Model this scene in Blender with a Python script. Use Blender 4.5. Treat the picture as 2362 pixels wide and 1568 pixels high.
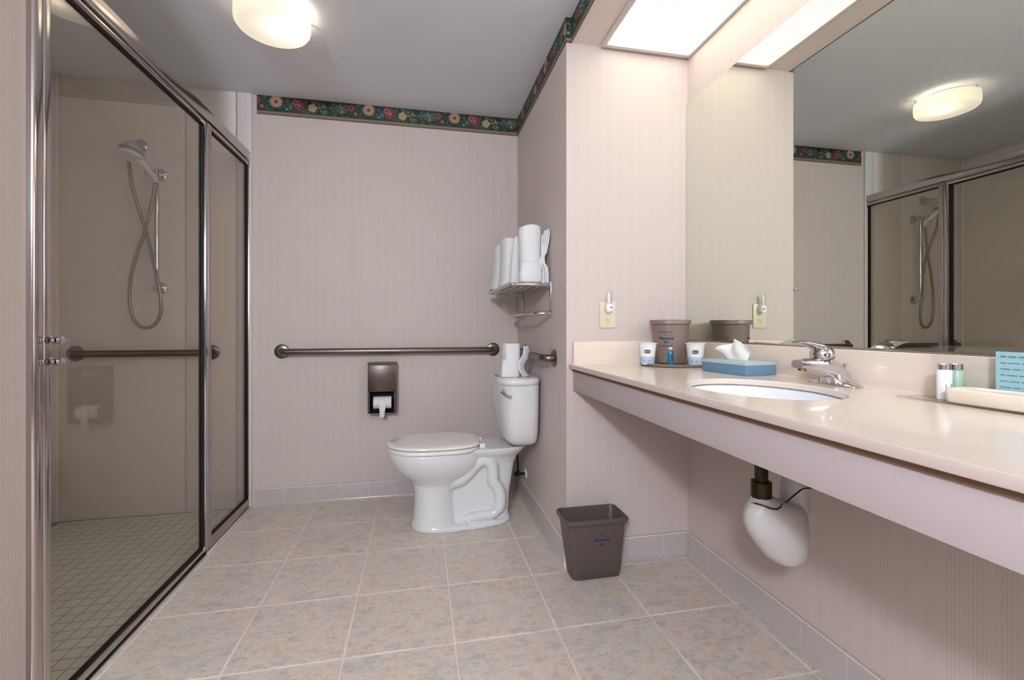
import bpy, bmesh, math, random
import numpy as np
from mathutils import Vector, Matrix
from math import sin, cos, pi, radians as R
random.seed(7)
SC = bpy.context.scene
for o in list(bpy.data.objects): bpy.data.objects.remove(o)
COL = SC.collection

# ------------------------------------------------------------------ camera, world, exposure
CAM_F, CAM_YAW, CAM_H = 1047.0, 0.203, 1.066
cam = bpy.data.cameras.new('camera'); camo = bpy.data.objects.new('camera', cam); COL.objects.link(camo)
cam.sensor_fit = 'HORIZONTAL'; cam.sensor_width = 36; cam.lens = CAM_F / 2362 * 36
cam.shift_y = -(784 - 753.3) / 2362; cam.clip_start = 0.02
camo.location = (0, 0, CAM_H); camo.rotation_euler = (pi / 2, 0, -CAM_YAW)
SC.camera = camo
wd = bpy.data.worlds.new('world'); SC.world = wd; wd.use_nodes = True
WN = wd.node_tree.nodes['Background']
WN.inputs[0].default_value = (0.80, 0.88, 1.0, 1); WN.inputs[1].default_value = .15
SC.view_settings.view_transform = 'Standard'; SC.view_settings.look = 'None'
SC.view_settings.gamma = 1; SC.view_settings.use_curve_mapping = False
SC.view_settings.exposure = 0.0
PANEL_E, DRUM_E, BULB_W = 5.5, .60, 1.5
# portal in the doorway behind the camera: daylight of the adjoining room enters here
XW, YB, XM, YA, XL, ZC, YR = 0.643, 2.94, 1.24, 1.927, -0.985, 2.44, -1.95
DX0, DX1, DZ = -0.90, 0.70, 2.25
pl = bpy.data.lights.new('doorway_portal', 'AREA'); pl.shape = 'RECTANGLE'; pl.size = DX1 - DX0; pl.size_y = DZ
pl.cycles.is_portal = True
plo = bpy.data.objects.new('doorway_portal', pl); COL.objects.link(plo)
plo.location = ((DX0 + DX1) / 2, YR - 0.02, DZ / 2); plo.rotation_euler = (pi / 2, 0, 0)
pl_dir = Vector((0, 1, 0)); plo.rotation_euler = pl_dir.to_track_quat('-Z', 'Y').to_euler()

# the photographer's flash head on a stand behind and left of the camera: high, cool and small enough to give soft edged shadows
fl_ = bpy.data.lights.new('flash_head', 'POINT'); fl_.energy = 205; fl_.color = (.84, .92, 1.0); fl_.shadow_soft_size = .11
flo = bpy.data.objects.new('flash_head', fl_); COL.objects.link(flo); flo.location = (-.80, -1.35, 2.10)

# ------------------------------------------------------------------ materials
def s2l(c):
    return tuple(((x / 255) / 12.92 if x / 255 <= 0.04045 else ((x / 255 + 0.055) / 1.055) ** 2.4) for x in c)
class NT:
    def __init__(s, name):
        s.m = bpy.data.materials.new(name); s.m.use_nodes = True; s.t = s.m.node_tree
        s.b = s.t.nodes['Principled BSDF']; s.out = s.t.nodes['Material Output']
    def n(s, ty, **k):
        nd = s.t.nodes.new(ty)
        for a, v in k.items(): setattr(nd, a, v)
        return nd
    def l(s, a, b): s.t.links.new(a, b)
    def math(s, op, a, b=None, c=None):
        nd = s.n('ShaderNodeMath', operation=op)
        for i, v in enumerate((a, b, c)):
            if v is None: continue
            if isinstance(v, (int, float)): nd.inputs[i].default_value = v
            else: s.l(v, nd.inputs[i])
        return nd.outputs[0]
    def mix(s, f, a, b):
        nd = s.n('ShaderNodeMix', data_type='RGBA')
        if isinstance(f, (int, float)): nd.inputs[0].default_value = f
        else: s.l(f, nd.inputs[0])
        for i, v in ((6, a), (7, b)):
            if isinstance(v, tuple): nd.inputs[i].default_value = (*v[:3], 1)
            else: s.l(v, nd.inputs[i])
        return nd.outputs[2]
    def noise(s, vec, scale, detail=3, rough=.55):
        nd = s.n('ShaderNodeTexNoise'); nd.inputs['Scale'].default_value = scale
        nd.inputs['Detail'].default_value = detail; nd.inputs['Roughness'].default_value = rough
        if vec is not None: s.l(vec, nd.inputs['Vector'])
        return nd.outputs[0]
    def ramp(s, f, stops):
        nd = s.n('ShaderNodeValToRGB'); e = nd.color_ramp.elements
        while len(e) < len(stops): e.new(0.5)
        for i, (p, c) in enumerate(stops): e[i].position = p; e[i].color = (*c, 1)
        s.l(f, nd.inputs[0]); return nd.outputs[0]
    def bump(s, h, strength=.1, dist=.001):
        nd = s.n('ShaderNodeBump'); nd.inputs['Strength'].default_value = strength; nd.inputs['Distance'].default_value = dist
        s.l(h, nd.inputs['Height']); s.l(nd.outputs[0], s.b.inputs['Normal'])
def pmat(name, col, rough=.5, metal=0, var=.04, scale=30, bump=0, coat=0, trans=0, ior=1.45, sss=0):
    t = NT(name); g = t.n('ShaderNodeNewGeometry')
    f = t.noise(g.outputs['Position'], scale)
    c = s2l(col); t.l(t.mix(f, tuple(x * (1 - var) for x in c), tuple(min(1, x * (1 + var)) for x in c)), t.b.inputs['Base Color'])
    t.b.inputs['Roughness'].default_value = rough; t.b.inputs['Metallic'].default_value = metal
    t.b.inputs['Coat Weight'].default_value = coat; t.b.inputs['Coat Roughness'].default_value = .05
    t.b.inputs['Transmission Weight'].default_value = trans; t.b.inputs['IOR'].default_value = ior
    if bump: t.bump(t.noise(g.outputs['Position'], scale * 6, 2), bump, .001)
    return t.m

def wallpaper(name, base, dark):
    t = NT(name); g = t.n('ShaderNodeNewGeometry')
    p = t.n('ShaderNodeSeparateXYZ'); t.l(g.outputs['Position'], p.inputs[0])
    nn = t.n('ShaderNodeSeparateXYZ'); t.l(g.outputs['Normal'], nn.inputs[0])
    u = t.math('ADD', t.math('MULTIPLY', p.outputs[0], t.math('ABSOLUTE', nn.outputs[1])),
               t.math('MULTIPLY', p.outputs[1], t.math('ABSOLUTE', nn.outputs[0])))
    fine = t.math('SINE', t.math('MULTIPLY', u, 2 * pi / .0088))
    band = t.math('SINE', t.math('MULTIPLY', u, 2 * pi / .052))
    f = t.math('MULTIPLY', t.math('SMOOTH_MIN', t.math('ADD', t.math('MULTIPLY', fine, .5), .5), .9, .1),
               t.math('ADD', t.math('MULTIPLY', band, .18), .6))
    tri = t.math('PINGPONG', u, .012)
    chev = t.math('SINE', t.math('MULTIPLY', t.math('ADD', p.outputs[2], tri), 2 * pi / .007))
    f2 = t.math('ADD', t.math('MULTIPLY', f, .75), t.math('MULTIPLY', chev, .10))
    big = t.noise(g.outputs['Position'], 1.7, 2)
    f3 = t.math('ADD', f2, t.math('MULTIPLY', big, .2))
    t.l(t.mix(f3, s2l(base), s2l(dark)), t.b.inputs['Base Color'])
    t.b.inputs['Roughness'].default_value = .55
    t.b.inputs['Specular IOR Level'].default_value = .3
    t.bump(t.math('ADD', chev, t.math('MULTIPLY', fine, 1.0)), .06, .0006)
    return t.m

M = {}
M['paper'] = wallpaper('pink_striped_wallpaper', (208, 195, 190), (191, 177, 171))
M['soffit'] = pmat('soffit_paint', (226, 212, 207), .6, var=.02)
M['ceiling'] = pmat('ceiling_paint', (228, 230, 236), .75, var=.03, scale=6, bump=.25)
M['surround'] = pmat('shower_surround', (242, 234, 228), .35, var=.02, scale=5)
M['trimwhite'] = pmat('white_trim', (222, 216, 214), .45)
M['basetile'] = pmat('base_tile', (186, 176, 174), .22, var=.04, scale=12, coat=.2)
M['grout'] = pmat('grout', (230, 214, 206), .8, var=.05, scale=60)
M['darkgrout'] = pmat('shower_grout', (160, 158, 144), .8, var=.1, scale=60)
M['chrome'] = pmat('chrome', (206, 206, 208), .07, 1, var=.01)
M['polish'] = pmat('bright_aluminium', (190, 183, 180), .14, 1, var=.02, scale=8)
M['satin'] = pmat('brushed_nickel_frame', (182, 170, 168), .30, 1, var=.03, scale=8)
M['bronze'] = pmat('satin_bronze_steel', (124, 114, 107), .33, 1, var=.05, scale=15)
M['gasket'] = pmat('black_gasket', (12, 12, 10), .6)
M['caulk'] = pmat('white_caulk', (226, 214, 208), .6, var=.05)
M['porcelain'] = pmat('white_porcelain', (226, 226, 228), .08, var=.01, coat=.6)
M['seat'] = pmat('toilet_seat_plastic', (238, 234, 228), .16, var=.01, coat=.3)
M['towel'] = pmat('white_terry', (232, 232, 234), .95, var=.03, scale=200, bump=.6)
M['paperwhite'] = pmat('white_paper', (228, 228, 230), .9, var=.03, scale=80)
M['dispenser'] = pmat('dispenser_steel', (96, 86, 81), .36, 1, var=.06, scale=10)
M['dark'] = pmat('dark_interior', (16, 20, 18), .8)
M['bin'] = pmat('taupe_plastic', (88, 77, 74), .42, var=.03, scale=40)
M['bucket'] = pmat('brown_plastic', (128, 113, 104), .38, var=.04, scale=40)
M['counter'] = pmat('cultured_marble', (226, 211, 198), .22, var=.025, scale=5, coat=.25)
M['edge'] = pmat('counter_edge_shaded', (198, 182, 175), .3, var=.02, scale=5, coat=.1)  # marble toned darker and pinker: front face's shade and cool light in the colour
M['board'] = pmat('particle_board', (118, 88, 68), .7, var=.15, scale=90)
M['apron'] = pmat('apron_laminate', (184, 172, 173), .42, var=.02)
M['basin'] = pmat('white_basin', (232, 234, 240), .1, var=.01, coat=.6)
M['navy'] = pmat('navy_print', (28, 40, 82), .5)
M['black'] = pmat('black_plastic', (14, 14, 15), .4)
M['cup'] = pmat('paper_cup', (236, 232, 228), .6, var=.02)
M['cupblue'] = pmat('cup_blue_band', (176, 196, 214), .6, var=.08, scale=60)
M['teal'] = pmat('teal_lotion', (10, 110, 140), .2, var=.1, coat=.5)
M['clearcap'] = pmat('clear_cap', (200, 205, 200), .15, var=.02)
M['boxblue'] = pmat('blue_card', (94, 128, 156), .5, var=.07, scale=40)
M['boxtop'] = pmat('pale_blue_card', (170, 186, 188), .5, var=.12, scale=50)
M['tissue'] = pmat('tissue', (244, 242, 238), .9, var=.01)
M['ivory'] = pmat('ivory_plastic', (216, 207, 180), .35, var=.02)
M['whiteplastic'] = pmat('white_plastic', (236, 236, 238), .3, var=.01)
M['soapdish'] = pmat('beige_ceramic', (224, 211, 194), .25, var=.02, coat=.4)
M['mintplastic'] = pmat('mint_plastic', (150, 178, 160), .3, var=.05)
M['card'] = pmat('teal_card', (146, 184, 192), .6, var=.04, scale=12)
M['cardink'] = pmat('card_ink', (84, 128, 150), .6)
M['vinyl'] = pmat('white_vinyl_wrap', (192, 188, 186), .4, var=.05, scale=10, bump=.2)
M['hose'] = pmat('steel_hose', (150, 144, 136), .28, 1, var=.05)
M['darkbronze'] = pmat('dark_brass_pipe', (52, 44, 26), .35, .8, var=.2, scale=30)
M['brass'] = pmat('brass', (150, 120, 70), .3, 1, var=.1)
M['greyband'] = pmat('grey_band', (140, 146, 148), .4)
M['doorpaint'] = pmat('door_frame_paint', (214, 208, 204), .5)

def floor_tile_mat():
    t = NT('mottled_floor_tile'); g = t.n('ShaderNodeNewGeometry'); oi = t.n('ShaderNodeObjectInfo')
    add = t.n('ShaderNodeVectorMath', operation='ADD'); sc = t.n('ShaderNodeVectorMath', operation='SCALE')
    cmb = t.n('ShaderNodeCombineXYZ')
    for i in range(3): t.l(oi.outputs['Random'], cmb.inputs[i])
    t.l(cmb.outputs[0], sc.inputs[0]); sc.inputs['Scale'].default_value = 17
    t.l(g.outputs['Position'], add.inputs[0]); t.l(sc.outputs[0], add.inputs[1])
    mp = t.n('ShaderNodeMapping'); mp.inputs['Scale'].default_value = (1, 1.7, 1); t.l(add.outputs[0], mp.inputs[0])
    v = mp.outputs[0]
    a = t.noise(v, 7.5, 9, .78); b = t.noise(v, 19, 9, .84); c = t.noise(v, 42, 8, .85)
    base = t.ramp(a, [(.36, s2l((190, 184, 179))), (.48, s2l((214, 203, 193))), (.60, s2l((216, 198, 180)))])
    sp = t.ramp(b, [(.0, (0, 0, 0)), (.50, (0, 0, 0)), (.64, (1, 1, 1))])
    c1 = t.mix(t.math('MULTIPLY', sp, .6), base, s2l((168, 150, 130)))
    dk = t.ramp(c, [(.0, (0, 0, 0)), (.52, (0, 0, 0)), (.62, (1, 1, 1))])
    c2 = t.mix(t.math('MULTIPLY', dk, .45), c1, s2l((132, 126, 118)))
    t.l(c2, t.b.inputs['Base Color'])
    t.b.inputs['Roughness'].default_value = .38
    t.bump(b, .12, .001)
    return t.m
M['floortile'] = floor_tile_mat()
def shower_tile_mat():
    t = NT('shower_floor_tile'); oi = t.n('ShaderNodeObjectInfo')
    t.l(t.mix(oi.outputs['Random'], s2l((226, 228, 218)), s2l((236, 237, 228))), t.b.inputs['Base Color'])
    t.b.inputs['Roughness'].default_value = .3
    return t.m
M['showertile'] = shower_tile_mat()

def glass(name, tint, refl=1.0, ior=1.5, rough=0.0):
    t = NT(name); t.t.nodes.remove(t.b)
    tr = t.n('ShaderNodeBsdfTransparent'); tr.inputs[0].default_value = (*tint, 1)
    gl = t.n('ShaderNodeBsdfGlossy'); gl.inputs['Roughness'].default_value = rough
    g_ = t.n('ShaderNodeNewGeometry'); dp = t.n('ShaderNodeVectorMath', operation='DOT_PRODUCT')
    t.l(g_.outputs['Normal'], dp.inputs[0]); t.l(g_.outputs['Incoming'], dp.inputs[1])
    r0 = ((ior - 1) / (ior + 1)) ** 2
    sch = t.math('ADD', t.math('MULTIPLY', t.math('POWER', t.math('SUBTRACT', 1.0, t.math('ABSOLUTE', dp.outputs['Value'])), 5.0), 1 - r0), r0)
    ms = t.n('ShaderNodeMixShader'); t.l(t.math('MULTIPLY', sch, refl), ms.inputs[0])
    t.l(tr.outputs[0], ms.inputs[1]); t.l(gl.outputs[0], ms.inputs[2]); t.l(ms.outputs[0], t.out.inputs[0])
    return t.m
M['bronzeglass'] = glass('bronze_tinted_glass', (.985, .972, .945), 1.15)
M['acrylic'] = glass('clear_acrylic', (.975, .985, .985), 1.3)
t = NT('mirror_silver'); t.b.inputs['Metallic'].default_value = 1; t.b.inputs['Roughness'].default_value = 0
t.b.inputs['Base Color'].default_value = (.78, .81, .74, 1); M['mirror'] = t.m
def emat(name, col, e, grid=None):
    t = NT(name); em = t.n('ShaderNodeEmission'); em.inputs[1].default_value = e
    if grid:
        g = t.n('ShaderNodeNewGeometry'); p = t.n('ShaderNodeSeparateXYZ'); t.l(g.outputs['Position'], p.inputs[0])
        fx = t.math('ABSOLUTE', t.math('SINE', t.math('MULTIPLY', p.outputs[0], pi / grid)))
        fy = t.math('ABSOLUTE', t.math('SINE', t.math('MULTIPLY', p.outputs[1], pi / grid)))
        sm_ = lambda q: t.math('MINIMUM', t.math('MAXIMUM', t.math('MULTIPLY', t.math('SUBTRACT', q, .34), 6.0), 0.0), 1.0)
        f = t.math('MULTIPLY', sm_(fx), sm_(fy))
        t.l(t.mix(f, tuple(x * .155 for x in col), col), em.inputs[0])
    else: em.inputs[0].default_value = (*col, 1)
    t.l(em.outputs[0], t.out.inputs[0]); return t.m
M['panel'] = emat('prismatic_lens', (1, .95, .78), PANEL_E, grid=.0125)
t = NT('frosted_glass_drum'); t.t.nodes.remove(t.b)
em = t.n('ShaderNodeEmission'); em.inputs[0].default_value = (1, .90, .76, 1); em.inputs[1].default_value = DRUM_E
ts = t.n('ShaderNodeBsdfTranslucent'); ts.inputs[0].default_value = (.24, .22, .19, 1)
ad = t.n('ShaderNodeAddShader'); t.l(em.outputs[0], ad.inputs[0]); t.l(ts.outputs[0], ad.inputs[1]); t.l(ad.outputs[0], t.out.inputs[0])
M['drum'] = t.m
t = NT('floral_border_print'); at = t.n('ShaderNodeVertexColor'); at.layer_name = 'Print'
t.l(at.outputs[0], t.b.inputs['Base Color']); t.b.inputs['Roughness'].default_value = .6; M['border'] = t.m

# ------------------------------------------------------------------ mesh helpers
class G:
    def __init__(s): s.v = []; s.f = []
    def add(s, vs, fs):
        k = len(s.v); s.v += [tuple(p) for p in vs]; s.f += [tuple(i + k for i in f) for f in fs]; return s
    def box(s, x0, x1, y0, y1, z0, z1, bev=0, seg=2, mat=None):
        bm = bmesh.new(); bmesh.ops.create_cube(bm, size=1)
        for v in bm.verts: v.co = Vector((x0 + (v.co.x + .5) * (x1 - x0), y0 + (v.co.y + .5) * (y1 - y0), z0 + (v.co.z + .5) * (z1 - z0)))
        if bev: bmesh.ops.bevel(bm, geom=bm.edges[:], offset=bev, segments=seg, profile=.5, affect='EDGES')
        return s.frombm(bm, mat)
    def frombm(s, bm, mat=None):
        if mat is not None: bmesh.ops.transform(bm, matrix=mat, verts=bm.verts)
        bm.verts.index_update(); s.add([v.co[:] for v in bm.verts], [[v.index for v in f.verts] for f in bm.faces]); bm.free(); return s
    def loft(s, rings, cap0=True, cap1=True, closed=True):
        n = len(rings[0]); vs = [p for r in rings for p in r]; fs = []
        for i in range(len(rings) - 1):
            for j in range(n if closed else n - 1):
                k = (j + 1) % n
                fs.append((i * n + j, i * n + k, (i + 1) * n + k, (i + 1) * n + j))
        def cap(i, rev):
            c = Vector((0, 0, 0))
            for p in rings[i]: c += Vector(p)
            c /= n; vs.append(c[:]); m = len(vs) - 1
            for j in range(n):
                a, b = i * n + j, i * n + (j + 1) % n
                fs.append((b, a, m) if rev else (a, b, m))
        if cap0: cap(0, True)
        if cap1: cap(len(rings) - 1, False)
        return s.add(vs, fs)
    def tube(s, pts, r, n=14, cap=True):
        pts = [Vector(p) for p in pts]; rings = []; up = None
        for i, p in enumerate(pts):
            t = (pts[min(i + 1, len(pts) - 1)] - pts[max(i - 1, 0)]).normalized()
            if up is None:
                up = Vector((0, 0, 1)) if abs(t.z) < .9 else Vector((0, 1, 0))
            a = (up - t * up.dot(t)).normalized(); b = t.cross(a); up = a
            rr = r[i] if isinstance(r, (list, tuple)) else r
            rings.append([(p + (a * cos(2 * pi * k / n) + b * sin(2 * pi * k / n)) * rr)[:] for k in range(n)])
        return s.loft(rings, cap, cap)
    def cyl(s, p0, p1, r, n=28, r2=None):
        r2 = r if r2 is None else r2
        return s.tube([p0, p1], [r, r2], n)
    def lathe(s, c, axis, prof, n=32):  # prof: list of (dist along axis, radius)
        ax = Vector(axis).normalized(); a = ax.orthogonal().normalized(); b = ax.cross(a); c = Vector(c)
        rings = [[(c + ax * h + (a * cos(2 * pi * k / n) + b * sin(2 * pi * k / n)) * max(r, 1e-5))[:] for k in range(n)] for h, r in prof]
        return s.loft(rings, True, True)
def spline(pts, n=8):
    pts = [Vector(p) for p in pts]; out = []
    for i in range(len(pts) - 1):
        p0, p1, p2, p3 = pts[max(i - 1, 0)], pts[i], pts[i + 1], pts[min(i + 2, len(pts) - 1)]
        for k in range(n):
            t = k / n
            out.append(.5 * ((2 * p1) + (-p0 + p2) * t + (2 * p0 - 5 * p1 + 4 * p2 - p3) * t * t + (-p0 + 3 * p1 - 3 * p2 + p3) * t ** 3))
    return out + [pts[-1]]
def se(cx, cy, z, a, b, n=2.0, N=48, rot=0):
    r = []
    for k in range(N):
        th = 2 * pi * k / N; c, s_ = cos(th), sin(th)
        x = a * math.copysign(abs(c) ** (2 / n), c); y = b * math.copysign(abs(s_) ** (2 / n), s_)
        r.append((cx + x * cos(rot) - y * sin(rot), cy + x * sin(rot) + y * cos(rot), z))
    return r
def rrect(x0, x1, y0, y1, z, rad, N=6):
    r = []
    for cx, cy, a0 in ((x1 - rad, y1 - rad, 0), (x0 + rad, y1 - rad, pi / 2), (x0 + rad, y0 + rad, pi), (x1 - rad, y0 + rad, 3 * pi / 2)):
        for k in range(N + 1): a = a0 + pi / 2 * k / N; r.append((cx + rad * cos(a), cy + rad * sin(a), z))
    return r
def egg(x0, xm, x1, yc, hw, z, nf=2.1, nr=2.4, N=56):
    r = []
    for k in range(N):
        th = 2 * pi * k / N; c, s_ = cos(th), sin(th); n = nr if c > 0 else nf
        a = (x1 - xm) if c > 0 else (xm - x0)
        r.append((xm + a * math.copysign(abs(c) ** (2 / n), c), yc + hw * math.copysign(abs(s_) ** (2 / n), s_), z))
    return r
ORG = {}
def mesh_of(name, g, mat, smooth=40):
    me = bpy.data.meshes.new(name); me.from_pydata(g.v, [], g.f); me.validate()
    bm = bmesh.new(); bm.from_mesh(me); bmesh.ops.recalc_face_normals(bm, faces=bm.faces); bm.to_mesh(me); bm.free()
    if smooth:
        me.polygons.foreach_set('use_smooth', [True] * len(me.polygons)); me.set_sharp_from_angle(angle=R(smooth))
    me.materials.append(mat); me.update(); return me
def obj(name, g, mat, parent=None, smooth=40, label=None, keep=False):
    g2 = g
    if parent is not None: off = Vector(ORG[parent.name])
    elif keep: off = Vector((0, 0, 0))
    else:
        xs = np.array(g.v); off = Vector(((xs[:, 0].min() + xs[:, 0].max()) / 2, (xs[:, 1].min() + xs[:, 1].max()) / 2, xs[:, 2].min()))
    g2 = G(); g2.v = [(a - off.x, b - off.y, c - off.z) for a, b, c in g.v]; g2.f = g.f
    me = mesh_of(name, g2, mat, smooth)
    o = bpy.data.objects.new(name, me); COL.objects.link(o)
    if parent is not None: o.parent = parent
    else: o.location = off
    ORG[o.name] = tuple(off)
    if label: o['label'] = label
    return o
def tag(o, label, cat, group=None):
    o['label'] = label; o['category'] = cat
    if group: o['group'] = group
    return o
def thing(name, label, cat, loc, group=None):
    o = bpy.data.objects.new(name, None); COL.objects.link(o); o.location = loc; o.empty_display_size = .05
    ORG[o.name] = tuple(loc); return tag(o, label, cat, group)
def struct(name, g, mat, smooth=0, label=None):
    o = obj(name, g, mat, None, smooth, label, keep=True); o['kind'] = 'structure'; return o
def text_part(name, s, size, mat4, mat, parent, label=None, shear=0, bold=0, ext=.0003):
    cu = bpy.data.curves.new('tmp', 'FONT'); cu.body = s; cu.size = size; cu.align_x = 'CENTER'; cu.align_y = 'CENTER'
    cu.shear = shear; cu.offset = bold; cu.extrude = ext; cu.resolution_u = 3
    to = bpy.data.objects.new('tmp', cu); COL.objects.link(to)
    me = bpy.data.meshes.new_from_object(to.evaluated_get(bpy.context.evaluated_depsgraph_get()))
    bpy.data.objects.remove(to); bpy.data.curves.remove(cu)
    off = Vector(ORG[parent.name]); me.transform(Matrix.Translation(-off) @ mat4)
    me.materials.clear(); me.materials.append(mat); me.name = name
    o = bpy.data.objects.new(name, me); COL.objects.link(o); o.parent = parent; ORG[o.name] = tuple(off)
    if label: o['label'] = label
    return o
def frame_mat(origin, xdir, normal):
    x = Vector(xdir).normalized(); n = Vector(normal).normalized(); y = n.cross(x)
    m = Matrix((x, y, n)).transposed().to_4x4(); m.translation = Vector(origin); return m

# ------------------------------------------------------------------ setting: floor
PX, PY = 0.3575, 0.3515
gx = [0.120 + PX * k for k in range(-4, 5)]; gy = [1.888 + PY * k for k in range(-11, 5)]
fl = struct('floor', G().box(-2.05, 1.4, YR - 1.2, 3.05, -.10, -.0012), M['grout'])
shared = {}
def tile_mesh(w, h, t, mat, bev, name):
    k = (round(w, 3), round(h, 3), name)
    if k not in shared: shared[k] = mesh_of(name, G().box(-w / 2, w / 2, -h / 2, h / 2, -.004, t, bev, 1), mat, 40)
    return shared[k]
def lay(parent, x0, x1, y0, y1, t, mat, bev, name, gap, zb=0.0):
    w, h = x1 - x0 - gap, y1 - y0 - gap
    if w < .01 or h < .01: return
    o = bpy.data.objects.new(name, tile_mesh(w, h, t, mat, bev, name)); COL.objects.link(o); o.parent = parent
    o.location = ((x0 + x1) / 2, (y0 + y1) / 2, zb); return o
def clipgrid(xs, ys, x0, x1, y0, y1):
    for a, b in zip(xs[:-1], xs[1:]):
        for c, d in zip(ys[:-1], ys[1:]):
            A, B, C_, D = max(a, x0), min(b, x1), max(c, y0), min(d, y1)
            if B - A > .012 and D - C_ > .012: yield A, B, C_, D
for reg in ((-.972, XM - .012, YR, 1.888), (-.972, XW - .012, 1.888, YB - .012), (XW - .012, XM - .012, 1.888, YA - .010)):
    for A, B, C_, D in clipgrid(gx, gy, *reg): lay(fl, A, B, C_, D, .0, M['floortile'], .0012, 'floor_tile', .0065)
# shower floor mosaic
sp = .0525; sx = [-1.02 - sp * k for k in range(18)][::-1]; sy = [1.40 + sp * k for k in range(31)]
sf = struct('floor_shower', G().box(-1.96, -0.99, 1.39, YB, -.0035, -.0007), M['darkgrout'])
cells = []
for A, B, C_, D in clipgrid(sx, sy, -1.94, -1.005, 1.395, 2.93): cells.append((A, B, C_, D))
cells.sort(key=lambda c: c[2] - 0.6 * c[0])
for c in cells[:300]: lay(sf, *c, .0, M['showertile'], .001, 'mosaic_tile', .004)
g = G()
for A, B, C_, D in cells[300:]: g.box(A + .002, B - .002, C_ + .002, D - .002, -.003, 0, .001, 1)
o = obj('mosaic_tiles_far', g, M['showertile'], sf); o.name = 'mosaic_tile_field'; o['kind'] = 'stuff'

# ------------------------------------------------------------------ walls, ceiling
struct('ceiling', G().box(-2.05, 1.4, YR - .1, 3.05, ZC, ZC + .1), M['ceiling'])
wb = struct('wall_back', G().box(-.962, XW + .05, YB, YB + .1, 0, ZC), M['paper'])
struct('wall_toilet', G().box(XW, 1.34, YA, YB, 0, ZC), M['paper'])
struct('wall_mirror', G().box(XM, 1.34, YR, YA, 0, ZC), M['paper'])
struct('wall_left', G().box(-2.0, XL, YR - .1, 1.389, 0, ZC), M['paper'])
g = G().box(-2.0, DX0, YR - .1, YR, 0, ZC).box(DX1, 1.34, YR - .1, YR, 0, ZC).box(DX0, DX1, YR - .1, YR, DZ, ZC)
struct('wall_rear', g, M['paper'])
df = struct('door_1', G().box(DX0 - .07, DX0 + .01, YR - .12, YR + .02, 0, DZ + .07, .004).box(DX1 - .01, DX1 + .07, YR - .12, YR + .02, 0, DZ + .07, .004)
            .box(DX0, DX1, YR - .12, YR + .02, DZ - .01, DZ + .07, .004), M['doorpaint'], 30)
ws = struct('wall_shower_back', G().box(-2.05, -.962, YB, YB + .1, 0, ZC), M['surround'])
wsl = struct('wall_shower_left', G().box(-2.05, -1.945, 1.389, YB, 0, ZC), M['surround'])
SP = [('surround_panel', G().box(-1.925, -1.312, YB - .012, YB, 0.0, ZC, .003)),
      ('surround_panel', G().box(-1.308, -1.046, YB - .014, YB, 0.0, ZC, .003)),
      ('surround_panel', G().box(-1.945, -1.933, 1.395, YB - .02, 0.0, ZC, .003)),
      ('corner_strip', G().box(-1.945, -1.920, YB - .028, YB - .010, 0.0, ZC, .008))]
for i_, (n_, g) in enumerate(SP): obj(n_, g, M['surround'], wsl if i_ == 2 else ws)
struct('wall_shower_near', G().box(-1.945, XL - .02, 1.389, 1.395, 0, ZC), M['surround'])
struct('trim_1', G().box(-1.042, -.962, YB - .016, YB, 0, ZC, .004, 3), M['trimwhite'], 40)
ST = struct('wall_soffit', G().box(.668, XM, YR, YA, 2.33, ZC), M['soffit'])

# ---- cove base tiles
def cove(p0, dirv, nrm, L, name, parent, h=.108, first=None, pitch=.1625):
    d = Vector(dirv); n = Vector(nrm); s_ = 0; i = 0
    prof = [(0, 0), (.021, 0), (.021, .003), (.014, .007), (.0105, .016), (.010, h - .006), (.007, h - .001), (0, h)]
    while s_ < L - .005:
        w = min(pitch if not (i == 0 and first) else first, L - s_)
        gg = G(); rings = []
        for u in (.0009, w - .0009):
            rings.append([(Vector(p0) + d * (s_ + u) + n * a + Vector((0, 0, b)))[:] for a, b in prof])
        gg.loft(rings, False, False); m_ = len(prof)
        gg.f += [(0, k, k + 1) for k in range(1, m_ - 1)] + [(m_, m_ + k + 1, m_ + k) for k in range(1, m_ - 1)]
        obj('base_tile', gg, M['basetile'], parent, 50); s_ += w; i += 1
def base_run(side, p0, dirv, nrm, L, first=None):
    d = Vector(dirv); n = Vector(nrm); p = Vector(p0)
    a, b = p, p + d * L + n * .0098
    g = G().box(min(a.x, b.x), max(a.x, b.x), min(a.y, b.y), max(a.y, b.y), 0, .1062)
    bb = struct('baseboard_' + side, g, M['grout'])
    cove(p0, dirv, nrm, L, 'base_tile', bb, first=first)
base_run('back', (-.945, YB, 0), (1, 0, 0), (0, -1, 0), XW + .945, .155)
base_run('toilet', (XW, YA, 0), (0, 1, 0), (-1, 0, 0), YB - YA - .02)
base_run('alcove', (XW, YA, 0), (1, 0, 0), (0, -1, 0), XM - XW, .14)
base_run('mirror', (XM, YA - .02, 0), (0, -1, 0), (-1, 0, 0), YA - .02 - YR, .15)
base_run('left', (XL, YR, 0), (0, 1, 0), (1, 0, 0), 1.33 - YR)

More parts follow.
